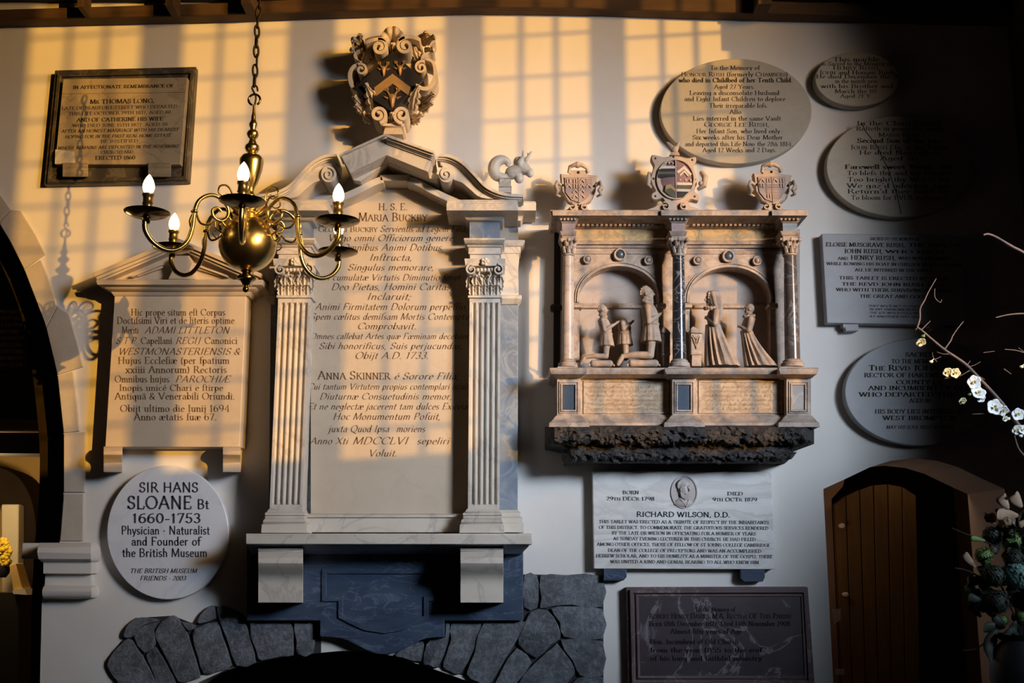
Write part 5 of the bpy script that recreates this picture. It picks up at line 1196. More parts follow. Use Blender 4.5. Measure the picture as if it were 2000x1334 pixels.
# kneeling figures, cushions, prayer desks
def figure(name, label, mt=FIGS, px=1330, group=None): return
U = PXM(.2)
class Fig(B):
    """stone figure drawn in picture coordinates; radii in pixels, depth offsets in metres"""
    dz = .21
    def q(s, p): return M(p[0], p[1], s.dz + (p[2] if len(p) > 2 else 0))
    def limb(s, *pr):
        for (p, r), (p2, r2) in zip(pr, pr[1:]): s.cap(s.q(p), r * U, s.q(p2), r2 * U)
    def blob(s, p, rx, rz, ry=None): s.ell(s.q(p), rx * U, (ry or rx) * U, rz * U, None, 14, 10)
    def loftz(s, secs, n=28, folds=0, amp=.0, ph=0.0):
        rows = []
        for (x, y, rx, ry, dz) in secs:
            c = M(x, y, s.dz + dz); row = []
            for k in range(n):
                a = 2 * math.pi * k / n; f = 1 + (amp * (1 if y > secs[0][1] + 8 else .4) * math.sin(folds * a + ph) if folds else 0)
                row.append(s.v((c.x + rx * U * f * math.cos(a), c.y + ry * U * f * math.sin(a), c.z)))
            rows.append(row)
        for p, q in zip(rows, rows[1:]):
            for k in range(n): s.f([p[k], p[(k + 1) % n], q[(k + 1) % n], q[k]])
        s.f(rows[0][::-1]); s.f(rows[-1])
    def hand(s, p0, p1, w=2.0):
        """praying hands: palm with fingers and a thumb, laid together"""
        a = s.q(p0); bb = s.q(p1)
        for side in (-1, 1):
            off = Vector((0, side * .006, 0)); mid = a.lerp(bb, .5)
            s.cap(a + off, w * U, mid + off, w * 1.05 * U)
            for k in range(4):
                o2 = off + Vector((.0042 * (k - 1.5) * .6, 0, .0042 * (k - 1.5)))
                s.cap(mid + o2, .75 * U, bb + o2 * .8 + (bb - mid) * (.06 * (1.5 - abs(k - 1.5))), .5 * U)
            s.cap(mid + off + Vector((-.004, 0, .004)), .8 * U, mid.lerp(bb, .5) + off + Vector((-.006, 0, .009)), .55 * U)
    def head(s, cx, cy, r, f, hair=0, beard=0):
        """head in profile looking towards f (+1 right, -1 left)"""
        s.blob((cx - f * r * .12, cy - r * .12), r * .95, r, r * .85); s.blob((cx + f * r * .25, cy + r * .35), r * .62, r * .72, r * .62)
        s.limb(((cx + f * r * .72, cy - r * .28), r * .13), ((cx + f * r * 1.06, cy + r * .16), r * .17)); s.blob((cx + f * r * .98, cy + r * .2), r * .16, r * .13)
        s.blob((cx + f * r * .72, cy - r * .36), r * .26, r * .13, r * .5)
        s.limb(((cx + f * r * .72, cy + r * .48), r * .17), ((cx + f * r * .86, cy + r * .5), r * .12)); s.blob((cx + f * r * .62, cy + r * .85), r * .26, r * .22)
        for sd in (-1, 1): s.blob((cx - f * r * .1, cy + r * .05, sd * r * .82 * U), r * .2, r * .28, r * .12)
        if hair:
            for k in range(16):
                a = math.pi * (.42 + .72 * k / 15); s.blob((cx - f * r * .15 + f * math.cos(a) * r * .80, cy - r * .12 - math.sin(a) * r * .88, (k % 3 - 1) * r * .45 * U), r * .15, r * .15, r * .26)
        if beard: s.limb(((cx + f * r * .55, cy + r * .62), r * .42), ((cx + f * r * .78, cy + r * 1.35), r * .22))
    def ruff(s, cx, cy, rx, t, rise=1.5, n=18):
        for k in range(n):
            a = 2 * math.pi * k / n; s.ell(M(cx + rx * math.cos(a), cy + rise * math.cos(a), s.dz + rx * U * .85 * math.sin(a)), t * U, t * U, t * U * (1.25 if k % 2 else .85), None, 8, 6)
    def folds(s, top, bot, r=1.2, n=3):
        pts = [(top[0] + (bot[0] - top[0]) * k / n, top[1] + (bot[1] - top[1]) * k / n, (top[2] + (bot[2] - top[2]) * k / n)) for k in range(n + 1)]
        s.tube([s.q(p) for p in pts], [r * U * (.7 + .6 * k / n) for k in range(n + 1)], 6)
def fig_root(x, y, label, grp=None): return empty('kneeling_figure', at(x, y, .2), label, 'statue', grp)
def cushion(x0, x1, y0, y1, label):
    b = Fig(); cy = (y0 + y1) / 2; h = (y1 - y0) / 2
    for k, dz in enumerate((-.05, -.017, .017, .05)):
        b.tube([M(x0 + 2, cy, .2 + dz), M(x0 + 6, cy, .2 + dz), M((x0 + x1) / 2, cy, .2 + dz), M(x1 - 6, cy, .2 + dz), M(x1 - 2, cy, .2 + dz)], [h * .5 * U, h * U, h * .92 * U, h * U, h * .5 * U], 14)
    for s in (x0, x1): b.blob((s, y1 - 4, .05), 2.2, 3.2); b.blob((s, y1 - 4, -.05), 2.2, 3.2)
    o = body_mesh(b, 'cushion', FIGS, None, .003, 2); setp(o, label, 'cushion'); return o
def kneel_man(label, hx, hy, hr, sx, sy, hipx, hipy, elx, ely, hnx, hny, skb, knx, kny, ftx, fty, f=1, beard=0, headless=False, tw=14, ruff=True, dz=.215):
    tw *= 1.32
    r = fig_root((knx + ftx) / 2, fty, label)
    b = Fig(); b.dz = dz
    if not headless:
        b.head(hx, hy, hr, f, 1, beard); b.limb(((sx, sy), hr * .6), ((hx - f * hr * .1, hy + hr * .7), hr * .6))
        if ruff: b.ruff(hx + f * 1, hy + hr * 1.2, hr * .74, hr * .24)
    else: b.limb(((sx, sy), tw * .5), ((sx + 1.5, sy - tw * .22), tw * .36))
    cx = sx; w = tw
    b.loftz([(sx, sy - w * .15, w * .5, w * .7, 0), (sx, sy + w * .25, w * .80, w * .95, 0), ((sx + hipx) / 2 + f * 1.5, (sy + hipy) / 2, w * .92, w * .85, 0), (hipx, hipy, w * .80, w * .88, 0), (hipx + .3, hipy + 2, w * .86, w * .95, 0)], 24)
    b.loftz([(hipx, hipy - 1, w * .82, w * .9, 0), (hipx + .5, hipy + (skb - hipy) * .5, w * .98, w * 1.12, 0), (hipx + 1, skb - 1, w * 1.12, w * 1.22, 0), (hipx + 1, skb, w * 1.06, w * 1.15, 0)], 28, 9, .05)
    b.loftz([(hipx, hipy - 2, w * .92, w * 1.0, 0), (hipx, hipy + 1, w * .95, w * 1.02, 0)], 24)
    for sd in (-1, 1):
        z = sd * w * 1.12 * U
        b.limb(((sx - f * 1, sy + w * .25, z), w * .36), ((elx, ely, z * 1.18), w * .29)); b.limb(((elx, ely, z * 1.18), w * .30), (((elx + hnx) / 2, (ely + hny) / 2, z * .7), w * .26), ((hnx - (hnx - elx) * .28, hny + (ely - hny) * .28, z * .25), w * .20))
        b.blob((sx - f, sy + w * .2, z), w * .42, w * .40)
        zl_ = sd * w * .5 * U
        b.limb(((hipx + 1, skb - 6, zl_), w * .52), ((knx, kny - 1, zl_), w * .42)); b.limb(((knx, kny, zl_), w * .42), ((knx + (ftx - knx) * .45, kny - 1, zl_), w * .38), ((knx + (ftx - knx) * .82, kny + 1.5, zl_), w * .27))
        ax, ay = knx + (ftx - knx) * .86, kny + 2
        b.limb(((ax, ay, zl_), w * .27), ((ftx + f * 2, fty - 5, zl_), w * .27), ((ftx, fty - 1.5, zl_), w * .2))
    b.hand((hnx - (hnx - elx) * .28, hny + (ely - hny) * .28), (hnx, hny), w * .16)
    for k in range(5): b.blob((sx + f * w * (.72 + .05 * k), sy + w * .3 + k * (hipy - sy) / 6.5, .0), .8, .8)
    body_mesh(b, 'body', FIGS, r, .0024, 1)
    return r
kneel_man('tallest kneeling stone man in armour, bearded, at the desk in the left arch', 1263, 573, 13.5, 1266, 597, 1271, 634, 1267, 629, 1292, 612, 669, 1270, 694, 1207, 713, 1, 1, tw=14.0, dz=.242)
kneel_man('smaller kneeling stone boy with a ruff, leftmost in the left arch', 1177, 605, 9.6, 1178, 623, 1184, 653, 1181, 645, 1209, 628, 677, 1183, 696, 1135, 712, 1, 0, tw=10.5)
kneel_man('headless kneeling stone boy between the two others in the left arch', 1216, 600, 9, 1217, 629, 1220, 651, 1217, 642, 1239, 626, 675, 1222, 699, 1209, 713, 1, 0, headless=True, tw=11.0, dz=.165)
cushion(1225, 1288, 702, 717.5, 'stone cushion under the tallest kneeling man')
cushion(1150, 1199, 703, 717.5, 'stone cushion under the smaller kneeling boy')
def kneel_woman(label, hx, hy, hr, sx, sy, wx, wy, elx, ely, hnx, hny, hem, tw, hood):
    r = fig_root((hem[0] + hem[1]) / 2, 716, label)
    b = Fig(); f = -1
    b.head(hx + f * hr * .1, hy, hr * .85, f, 0 if hood else 1)
    if hood:
        b.loftz([(hx + 1, hy - hr * 1.02, hr * .5, hr * .6, 0), (hx + 1, hy - hr * .8, hr * .9, hr * .95, 0), (hx + hr * .25, hy - hr * .1, hr * .98, hr * 1.0, 0), (hx + hr * .42, hy + hr * .7, hr * .92, hr * 1.0, 0), (hx + hr * .62, hy + hr * 1.5, hr * .72, hr * .95, 0), (hx + hr * .85, hy + hr * 3.0, hr * .34, hr * .8, 0)], 28, 9, .05)
        for k in range(9):
            a = math.pi * (.05 + .9 * k / 8); b.blob((hx - hr * .55, hy - hr * .95 * math.sin(a), hr * math.cos(a) * U), 2.2, 2.4)
    b.limb(((sx, sy), hr * .5), ((hx, hy + hr * .6), hr * .5)); b.ruff(hx - 1, hy + hr * 1.15, hr * (.95 if hood else .9), hr * .24, -1)
    w = tw
    b.loftz([(sx, sy - w * .1, w * .5, w * .7, 0), (sx, sy + w * .3, w * .82, w * 1.05, 0), ((sx + wx) / 2 - 1, (sy + wy) / 2, w * .88, w * .95, 0), (wx, wy, w * .66, w * .76, 0)], 24)
    for sd in (-1, 1):
        z = sd * w * .95 * U
        b.limb(((sx + 2, sy + w * .3, z), w * .46), ((elx, ely, z * 1.15), w * .36)); b.limb(((elx, ely, z * 1.15), w * .37), (((elx + hnx) / 2, (ely + hny) / 2 + 1, z * .6), w * .29), ((hnx - (hnx - elx) * .3, hny + (ely - hny) * .25, z * .25), w * .21))
    b.hand((hnx - (hnx - elx) * .3, hny + (ely - hny) * .25), (hnx, hny), w * .15)
    body_mesh(b, 'body', FIGS, r, .0024, 1)
    b = B(); rows = []; n = 72; l, rr = hem
    for k in range(15):
        t = k / 14; y = wy - 1 + (716 - wy + 1) * t
        L = wx - w * .95 + (l - (wx - w * .95)) * (t ** .8); R = wx + w * .80 + (rr - (wx + w * .80)) * (t ** 1.5 * .7 + t * .3)
        cx = (L + R) / 2; hw = (R - L) / 2; hd = w * .8 + (w * 1.45 - w * .8) * t ** .9; row = []
        for j in range(n):
            a = 2 * math.pi * j / n; fo = math.sin(13 * a + 1.4 * math.sin(3 * a) + t * .8) ; am = .02 + .075 * min(1, t * 2.2); am *= (1 if t < .86 else .75)
            c = M(cx + hw * math.cos(a) * (1 + am * fo * .6), y, .212); row.append(b.v((c.x, c.y + hd * U * math.sin(a) * (1 + am * 1.9 * fo), c.z)))
        rows.append(row)
    for p, q in zip(rows, rows[1:]):
        for j in range(n): b.f([p[j], p[(j + 1) % n], q[(j + 1) % n], q[j]])
    b.f(rows[0][::-1]); b.f(rows[-1])
    finish(b, 'skirt', FIGS, r, smooth=70)
    return r
kneel_woman('hooded kneeling stone woman in a long pleated skirt, nearest the desk in the right arch', 1392, 584, 15, 1397, 604, 1394, 636, 1396, 632, 1377, 619, (1377, 1446), 17, True)
kneel_woman('smaller kneeling stone girl with curled hair, behind the hooded woman', 1464, 604, 11.5, 1464, 619, 1459, 648, 1462, 645, 1441, 636, (1455, 1519), 14, False)
def desk(x0, x1, y0, y1, label, o=0.0):
    r = empty('prayer_desk', at((x0 + x1) / 2, y1, .2), label, 'prayer desk')
    m = y0 + (y1 - y0) * .70
    b = B(); b.stack([(y1, x0 + 1, x1 - 1, .225 + o), (m + 2, x0 + 1.5, x1 - 1, .225 + o), (m + 1, x0 - .5, x1 + .5, .232 + o), (m - 1, x0 - .5, x1 + .5, .232 + o), (m - 2, x0, x1, .226 + o), (y0 + 14, x0 - .5, x1, .226 + o)], .17 + o)
    st = finish(b, 'stand', ALAB, r, bevel=.001)
    b = B(); c = (x0 + x1) / 2
    b.ribbon([(x0 + 3, y0 + 20), (c, m - 12), (x1 - 3, y0 + 20)], 2, .22 + o, .232 + o); b.ribbon([(x0 + 4, y0 + 17), (c, y0 + 26), (x1 - 4, y0 + 17)], 1.6, .22 + o, .231 + o); b.ribbon([(c, y0 + 20), (c, m - 10)], 1.4, .22 + o, .231 + o)
    finish(b, 'carved_ornament', ALAB, st)
    b = B(); b.prism([(x0 - 1, y0 + 5), (x0 + 3, y0), (x1 - 2, y0 + 8), (x1 + 1, y0 + 14), (x0 - 1, y0 + 13)], .165 + o, .236 + o, .003)
    finish(b, 'open_book', ALAB, r)['label'] = 'open stone book on top'
desk(1350, 1371, 637, 715, 'narrow carved stone prayer desk facing the hooded woman')
desk(1294, 1309, 637, 716, 'plain stone prayer desk in front of the tallest kneeling man', -.02)
# ------------------------------------------------------------------ brass chandelier
CD = 1.5; SC = PXM(CD)
C0 = M(484, 476, CD)
root = empty('brass_chandelier', M(484, 569, CD), 'polished brass chandelier with six scrolled arms and a globe, hanging on a chain', 'chandelier')
def hz(py): return M(484, py, CD).z - C0.z
b = B(); r58 = 58 * SC
b.lathe(C0, [(r58 * math.sin(math.pi * k / 20), -r58 * math.cos(math.pi * k / 20)) for k in range(1, 20)], 40)
gl = finish(b, 'globe', BRASS, root, smooth=80)
b = B(); b.lathe(C0, [(r * SC, hz(y)) for (y, r) in ((571, 2), (569, 5), (565, 6.5), (561, 5), (558, 3.5), (556, 7), (552, 9), (548, 12), (546, 19), (543, 20), (540, 18), (538, 10), (533, 8), (529, 12), (525, 13), (522, 18), (519, 16), (515, 12), (505, 14))], 28)
finish(b, 'finial', BRASSD, root, smooth=50)
b = B(); b.lathe(C0, [(r * SC, hz(y)) for (y, r) in ((432, 16), (424, 15), (420, 19), (416, 20), (412, 16), (408, 17), (404, 24), (398, 24), (394, 17), (388, 11), (383, 12), (379, 8), (373, 7), (366, 9), (358, 14), (346, 18), (332, 22), (318, 24), (312, 24), (309, 22), (305, 19), (302, 11), (299, 8), (296, 12), (290, 15), (285, 14), (281, 9), (276, 7), (272, 6), (268, 10), (262, 12.5), (257, 10), (254, 6), (250, 6), (246, 8), (242, 8.5), (238, 6), (233, 4.5), (229, 5), (225, 4), (218, 3), (205, 2.5))], 28)
finish(b, 'baluster', BRASS, root, smooth=45)
b = B(); cz = hz(195)
b.tube([(C0.x + 12 * SC * math.cos(a), C0.y, C0.z + cz + 12 * SC * math.sin(a)) for a in [math.radians(-60 + 310 * k / 20) for k in range(21)]], 2.4 * SC, 8)
finish(b, 'hook_ring', BRASSD, root, smooth=60)
b = B(); y = 183; pts = []
b.tube([(C0.x + x * SC, C0.y, C0.z + hz(py)) for (x, py) in smooth_pts([(1, 206), (3, 190), (-2, 180), (-6, 172), (-2, 166), (4, 170), (6, 178)], 4)], 2.0 * SC, 8)
finish(b, 'hook', IRON, root, smooth=60)
chz = hz(172); k = 0
first = None
while chz < hz(-120):
    L, W = .050, .017
    if first is None:
        b = B(); b.tube([(W * .5 * math.cos(a) * 1.05, 0, L / 2 * math.sin(a) + L / 2) for a in [2 * math.pi * j / 20 for j in range(20)]], .0042, 7, True)
        first = finish(b, 'chain_link', IRON, root, smooth=60); lk = first
    else:
        lk = first.copy(); COL.objects.link(lk)
    lk.location = C0 + Vector((random.uniform(-.003, .003), 0, chz)) - WORLD[root.name]
    lk.rotation_euler = (0, random.uniform(-.12, .12), math.radians(25 if k % 2 else 115) + random.uniform(-.2, .2))
    chz += L * .80; k += 1
RP = .387
def radial(pts): return [(x, 0, z) for (x, z) in pts]
def build_arm():
    S1 = RP / 650.0
    def A(X, Y): return ((865 - X) * S1, .035 + (570 - Y) / 3.336 * SC)
    main = smooth_pts([A(*p) for p in [(205, 615), (212, 680), (260, 745), (335, 780), (410, 765), (470, 700), (498, 600), (505, 500), (525, 420), (570, 370), (625, 350), (680, 370), (722, 420), (720, 480), (680, 515), (635, 500), (620, 455), (650, 430), (680, 450)]], 5)
    b = B(); n = len(main)
    b.tube(radial(main), [.0094 - .0042 * (k / n) for k in range(n)], 10)
    am = finish_local(b, 'arm', BRASS)
    b = B()
    b.tube(radial(smooth_pts([A(*p) for p in [(505, 490), (480, 560), (500, 640), (470, 690)]], 4)), [.004] * 13, 7)
    b.tube(radial(smooth_pts([A(*p) for p in [(735, 390), (752, 350), (735, 290), (700, 262), (660, 280), (655, 325), (690, 345), (720, 325), (705, 312)]], 5)), [.0046 - .0022 * k / 40 for k in range(41)], 8)
    b.tube(radial(smooth_pts([A(*p) for p in [(735, 390), (790, 430), (830, 440)]], 4)), .007, 8)
    b.tube(radial(smooth_pts([A(*p) for p in [(510, 480), (545, 555), (600, 560), (640, 530), (650, 570), (690, 600), (660, 640), (630, 610), (650, 590)]], 5)), [.0044 - .002 * k / 40 for k in range(41)], 8)
    b.tube(radial(smooth_pts([A(*p) for p in [(680, 515), (720, 545), (752, 510), (730, 480)]], 5)), .0034, 7)
    c = A(505, 490); b.ell((c[0], 0, c[1]), .013, .013, .008)
    sc = finish_local(b, 'arm_scroll', BRASS, am)
    px, pz = A(212, 575); px = RP
    b = B(); b.lathe((px, 0, pz), [(.010, -.032), (.013, -.024), (.009, -.018), (.016, -.012), (.030, -.012), (.052, -.006), (.070, .002), (.077, .006), (.078, .009), (.072, .008), (.052, .001), (.022, -.002), (.010, -.002)], 32)
    finish_local(b, 'drip_pan', BRASSD, am)
    b = B(); b.lathe((px, 0, pz), [(.012, -.004), (.021, .002), (.022, .008), (.0165, .014), (.0165, .036), (.019, .040), (.0165, .044), (.0165, .064), (.0200, .068), (.0200, .074), (.015, .076)], 24)
    finish_local(b, 'candle_cup', CANDLE, am)
    b = B(); b.lathe((px, 0, pz), [(.010, .074), (.013, .078), (.0175, .086), (.0205, .097), (.0195, .110), (.0155, .123), (.010, .134), (.005, .141), (.001, .146)], 20)
    finish_local(b, 'bulb', BULB, am)
    return am
def finish_local(b, name, mt, parent=None):
    bmesh.ops.recalc_face_normals(b.bm, faces=b.bm.faces)
    me = bpy.data.meshes.new(name); b.bm.to_mesh(me); b.bm.free(); me.materials.append(mt)
    me.polygons.foreach_set('use_smooth', [True] * len(me.polygons)); me.set_sharp_from_angle(angle=math.radians(45))
    o = bpy.data.objects.new(name, me); COL.objects.link(o)
    if parent: o.parent = parent
    return o
arm0 = build_arm()
for i in range(6):
    if i == 0: a = arm0
    else:
        a = arm0.copy(); COL.objects.link(a)
        for ch in arm0.children:
            c = ch.copy(); COL.objects.link(c); c.parent = a
    a.parent = root
    a.location = C0 - WORLD[root.name]
    a.rotation_euler = (0, 0, math.radians((-80, -24, 41, 101, 150, 221)[i]))
# ------------------------------------------------------------------ plank door standing open in the right doorway
def ZD(x, y): return (1580 + x / 2.814, 860 + y / 2.814)
root = empty('plank_door', M(1700, 1334, -.95), 'dark oak plank door with an arched head, standing ajar inside the right doorway', 'door')
tops = [(1630, 985), (1652, 969), (1679, 957), (1706, 948), (1734, 946), (1762, 951), (1790, 968)]
bots = [(1648, 1420), (1668, 1420), (1694, 1420), (1718, 1420), (1744, 1420), (1770, 1420), (1800, 1420)]
for k in range(6):
    b = B(); dd = -.9
    b.prism([(tops[k][0] + .8, tops[k][1]), (tops[k + 1][0] - .8, tops[k + 1][1]), (bots[k + 1][0] - .8, bots[k + 1][1]), (bots[k][0] + .8, bots[k][1])], dd - .05, dd)
    finish(b, 'plank', DOORW, root, smooth=0, bevel=.004)
for (x, y) in ((1641, 1027), (1648, 1161)):
    b = B(); b.lathe(M(x, y, -.9), [(.010, 0), (.012, .006), (.006, .012), (.006, .03), (.014, .036), (.014, .046), (.006, .052)], 16, 'Y')
    finish(b, 'knob', PAPER, root)
# leaflets showing at the door edge
for (pl, nm, lb) in (([(1626, 1190), (1642, 1189), (1642, 1210), (1630, 1220)], 'leaflet', 'pale leaflet beside the open door edge'), ([(1632, 1307), (1649, 1307), (1650, 1318), (1633, 1318)], 'leaflet', 'low pale sheet at the foot of the doorway view')):
    b = B(); b.prism(pl, -.60, -.595); setp(finish(b, nm, PAPER), lb, 'leaflet')
# ------------------------------------------------------------------ things glimpsed in the left chapel
b = B(); b.stack([(1180, 2, 34, -2.2), (985, 2, 36, -2.2)], -2.3)
setp(finish(b, 'white_post', WHITEP, bevel=.01), 'white painted post seen through the small arch at far left', 'post')
rt = empty('lectern', M(32, 1250, -1.6), 'tan sloping lectern at the far left edge, below the yellow blooms', 'lectern')
b = B(); b.prism([(18, 1104), (30, 1100), (45, 1150), (25, 1153)], -1.72, -1.6); finish(b, 'book_rest', WARMPL, rt, bevel=.004)
b = B(); b.prism([(24, 1153), (48, 1150), (53, 1162), (26, 1160)], -1.74, -1.58); finish(b, 'ledge', PAPER, rt)
b = B(); b.prism([(-30, 1158), (36, 1158), (36, 1700), (-30, 1700)], -1.8, -1.6); finish(b, 'stand', WOODK, rt)
rt = empty('yellow_flower_vase', M(3, 1105, -1.9), 'vase of bright yellow blooms at the far left edge', 'flowers')
b = B(); b.lathe(M(2, 1128, -1.9), [(.03, 0), (.05, .03), (.05, .09), (.035, .13), (.04, .15)], 16); finish(b, 'vase', VASEM, rt)
rn = random.Random(3)
for k in range(9):
    b = B(); c = M(rn.uniform(-8, 14), rn.uniform(1058, 1098), -1.88 + rn.uniform(-.04, .04))
    for j in range(7):
        a = 2 * math.pi * j / 7; b.ell(c + Vector((.022 * math.cos(a), rn.uniform(-.01, .01), .022 * math.sin(a))), .016, .010, .016, None, 8, 6)
    b.ell(c, .012, .012, .012); finish(b, 'bloom', YELLOW, rt)
b = B(); b.prism([(-80, 590), (60, 600), (62, 722), (-80, 722)], -1.5, -1.46)
root = setp(finish(b, 'dark_tablet', WOODK), 'dark lettered board high in the chapel at far left', 'memorial tablet')
b = B()
for k in range(9):
    s = ''.join(rn.choice('ABCDEFGHILMNOPRSTU') + (' ' if rn.random() < .22 else '') for _ in range(26)); text_line(b, s, -70 + rn.uniform(0, 8), 52 - rn.uniform(0, 14), 612 + k * 13, 7, -1.4585, 'roman')
finish(b, 'inscription', GILT, root, smooth=0)['label'] = 'rows of dim gilt lettering'
# lamps of the two side rooms and one fill
def point(name, loc, power, col, size=.08):
    l = bpy.data.lights.new(name, 'POINT'); l.energy = power; l.color = col; l.shadow_soft_size = size
    o = bpy.data.objects.new(name, l); COL.objects.link(o); o.location = loc
point('chapel_lamp', M(-45, 940, -1.42), 20.0, (1.0, .68, .30))
point('jamb_fill', M(1580, 1060, -.60), 0.7, (1.0, .66, .46))  # unseen fill added to brighten the door jamb
point('passage_lamp', M(1770, 862, -.58), 1.3, (1.0, .62, .36))
# ------------------------------------------------------------------ flower arrangement in front of the wall at the right
FD = 1.75; P3 = lambda x, y, d=0.0: M(1760 + x / 3.5125, 520 + y / 3.5125, FD + d)
rt = empty('flowering_branch', M(2030, 900, FD), 'bare forking branch with white quince blossoms reaching in from the right edge', 'flowers')
b = B()
def tw(pts, r0, r1):
    q = smooth_pts([P3(*p) for p in pts], 4); n = len(q)
    b.tube(q, [r0 + (r1 - r0) * k / (n - 1) for k in range(n)], 7)
tw([(110, 420), (140, 440), (215, 505), (300, 575), (375, 625), (450, 680), (540, 775), (620, 860), (690, 940), (760, 1030), (843, 1140), (960, 1290), (1050, 1480, .02)], .0032, .0085)
tw([(110, 420), (128, 360), (130, 290), (160, 235), (185, 180), (240, 85)], .0036, .0018); tw([(135, 440), (170, 405), (200, 375)], .0024, .0014); tw([(110, 420), (98, 440)], .002, .001)
tw([(300, 565), (340, 510), (352, 480), (385, 430), (428, 378)], .0030, .0016); tw([(335, 602), (290, 602), (245, 588)], .002, .001); tw([(230, 640), (275, 620)], .0014, .001); tw([(245, 655), (220, 625), (215, 590)], .0016, .001)
tw([(450, 680), (475, 648)], .0024, .0014); tw([(460, 690), (500, 680), (545, 655)], .0018, .001); tw([(470, 700), (520, 745), (575, 778)], .002, .001); tw([(470, 715), (400, 755)], .0022, .001); tw([(300, 770), (345, 762), (400, 752)], .0016, .0012)
tw([(230, 155, -.05), (232, 215, -.05), (268, 248, -.05), (278, 228, -.05)], .0018, .0012); tw([(843, 1300), (800, 1240), (768, 1120)], .004, .002)
tw([(650, 352, .05), (740, 332, .05), (843, 325, .05), (1000, 330, .05)], .0020, .0035); tw([(565, -215, .1), (600, -220, .1), (660, -195, .1), (760, -135, .1), (860, -80, .1), (1000, 40, .1)], .0032, .006)
tw([(565, 593), (640, 583)], .0014, .001); tw([(710, 570), (790, 578), (860, 600)], .0016, .0022); tw([(805, 560), (843, 590)], .0016, .002); tw([(490, 1015), (600, 1010)], .0012, .001); tw([(705, 705), (755, 740)], .0022, .0014)
stem = finish(b, 'stem', TWIG, rt, smooth=60)
def blossom(x, y, r, mt=PETAL, tilt=0.0, np=5, turn=0.0, d=.012):
    c = P3(x, y, d); b = B(); rr = .8 * r * PXM(FD) / 3.5125
    T = Matrix.Rotation(tilt, 3, 'X') @ Matrix.Rotation(turn, 3, 'Y')
    for k in range(np):
        a = 2 * math.pi * k / np + turn; rows = []
        for i in range(5):
            u = i / 4; row = []
            for j in range(-3, 4):
                w = .62 * math.sin(math.pi * (.12 + .80 * u)) * j / 3
                p = Vector((w * rr, -(.28 * u * u + .10 * (w * w) * 2 - .12) * rr, (.08 + 1.0 * u) * rr)); p = Matrix.Rotation(a, 3, 'Y') @ p
                row.append(b.v(c + T @ p))
            rows.append(row)
        for p, q in zip(rows, rows[1:]):
            for j in range(6): b.f([p[j], p[j + 1], q[j + 1], q[j]])
    o = finish(b, 'blossom', mt, stem, smooth=80)
    sd = o.modifiers.new('thick', 'SOLIDIFY'); sd.thickness = .0012
    b = B()
    for k in range(7):
        a = 2 * math.pi * k / 7; b.cap(c + T @ Vector((0, -.02 * rr, 0)), .0008, c + T @ Vector((.22 * rr * math.cos(a), -.35 * rr, .22 * rr * math.sin(a))), .0014, 6)
    finish(b, 'stamens', STAMEN, o)
blossom(135, 520, 42, PETALY, .8, 5, .3); blossom(318, 725, 40, PETALY, .5, 5, .9); blossom(372, 732, 42, PETALY, .3, 5, .2); blossom(500, 795, 58, PETAL, .2, 5, .5); blossom(530, 868, 60, PETAL, -.4, 5, .1); blossom(548, 905, 36, PETAL, .4, 5, .6)
blossom(640, 965, 64, PETAL, .1, 5, .15); blossom(695, 990, 48, PETAL, .6, 5, .8); blossom(715, 1045, 24, PETAL, .3, 5, .3); blossom(800, 1015, 52, PETAL, .2, 5, .55); blossom(795, 1120, 44, PETAL, .5, 5, .3); blossom(840, 1120, 40, PETAL, .1, 5, .9); blossom(420, 922, 32, PETALY, .7, 6, .2)
for (x, y, mt) in ((205, 655, PETALY), (150, 480, HYDG), (820, 1165, PETAL), (735, 1046, PETAL), (825, 690, PETALY), (470, 880, HYDG)):
    b = B(); b.ell(P3(x, y, .008), .0075, .006, .0052, None, 10, 8); b.cap(P3(x, y, .005), .003, P3(x + 18, y - 18, .0), .0014); finish(b, 'bud', mt, stem)
def florets(name, px, py, r, d, mt, label, n=120, seed=1):
    rn = random.Random(seed); c = M(px, py, d); R = r * PXM(d); b = B()
    b.ell(c, R * .8, R * .8, R * .8, None, 14, 10)
    for k in range(n):
        z = 1 - 2 * (k + .5) / n; a = k * 2.39996; s = math.sqrt(max(0, 1 - z * z)); nrm = Vector((s * math.cos(a), s * math.sin(a), z))
        u = nrm.orthogonal().normalized(); w = nrm.cross(u); o = c + nrm * R * rn.uniform(.82, 1.02); q = R * .15
        for j in range(4):
            t = j * math.pi / 2 + rn.random(); e = u * math.cos(t) + w * math.sin(t); g2 = nrm.cross(e)
            b.f([b.v(o), b.v(o + (e * .7 + g2 * .6) * q + nrm * q * .15), b.v(o + e * 1.3 * q + nrm * q * .1), b.v(o + (e * .7 - g2 * .6) * q + nrm * q * .15)])
    return setp(finish(b, name, mt, smooth=60), label, 'flowers')
def ZH(x, y): return (1840 + x / 3.075, 900 + y / 3.075)
def leaf_blade(b, base, tip, w, bend=.02):
    base = Vector(base); tip = Vector(tip); t = (tip - base); side = t.cross(Vector((0, 1, .2))).normalized(); up = side.cross(t).normalized(); rows = []
    for i in range(7):
        u = i / 6; hw = w * math.sin(math.pi * (.06 + .94 * u)) ** .8 if u < 1 else .0008; c = base + t * u + up * bend * math.sin(math.pi * u)
        rows.append([b.v(c + side * hw * k + up * (abs(k) * hw * .35)) for k in (-1, -.5, 0, .5, 1)])
    for p, q in zip(rows, rows[1:]):
        for k in range(4): b.f([p[k], p[k + 1], q[k + 1], q[k]])
rt = empty('hydrangea_arrangement', M(1985, 1334, FD), 'dark vase arrangement of green hydrangeas and dry leaves at the lower right edge', 'flowers')
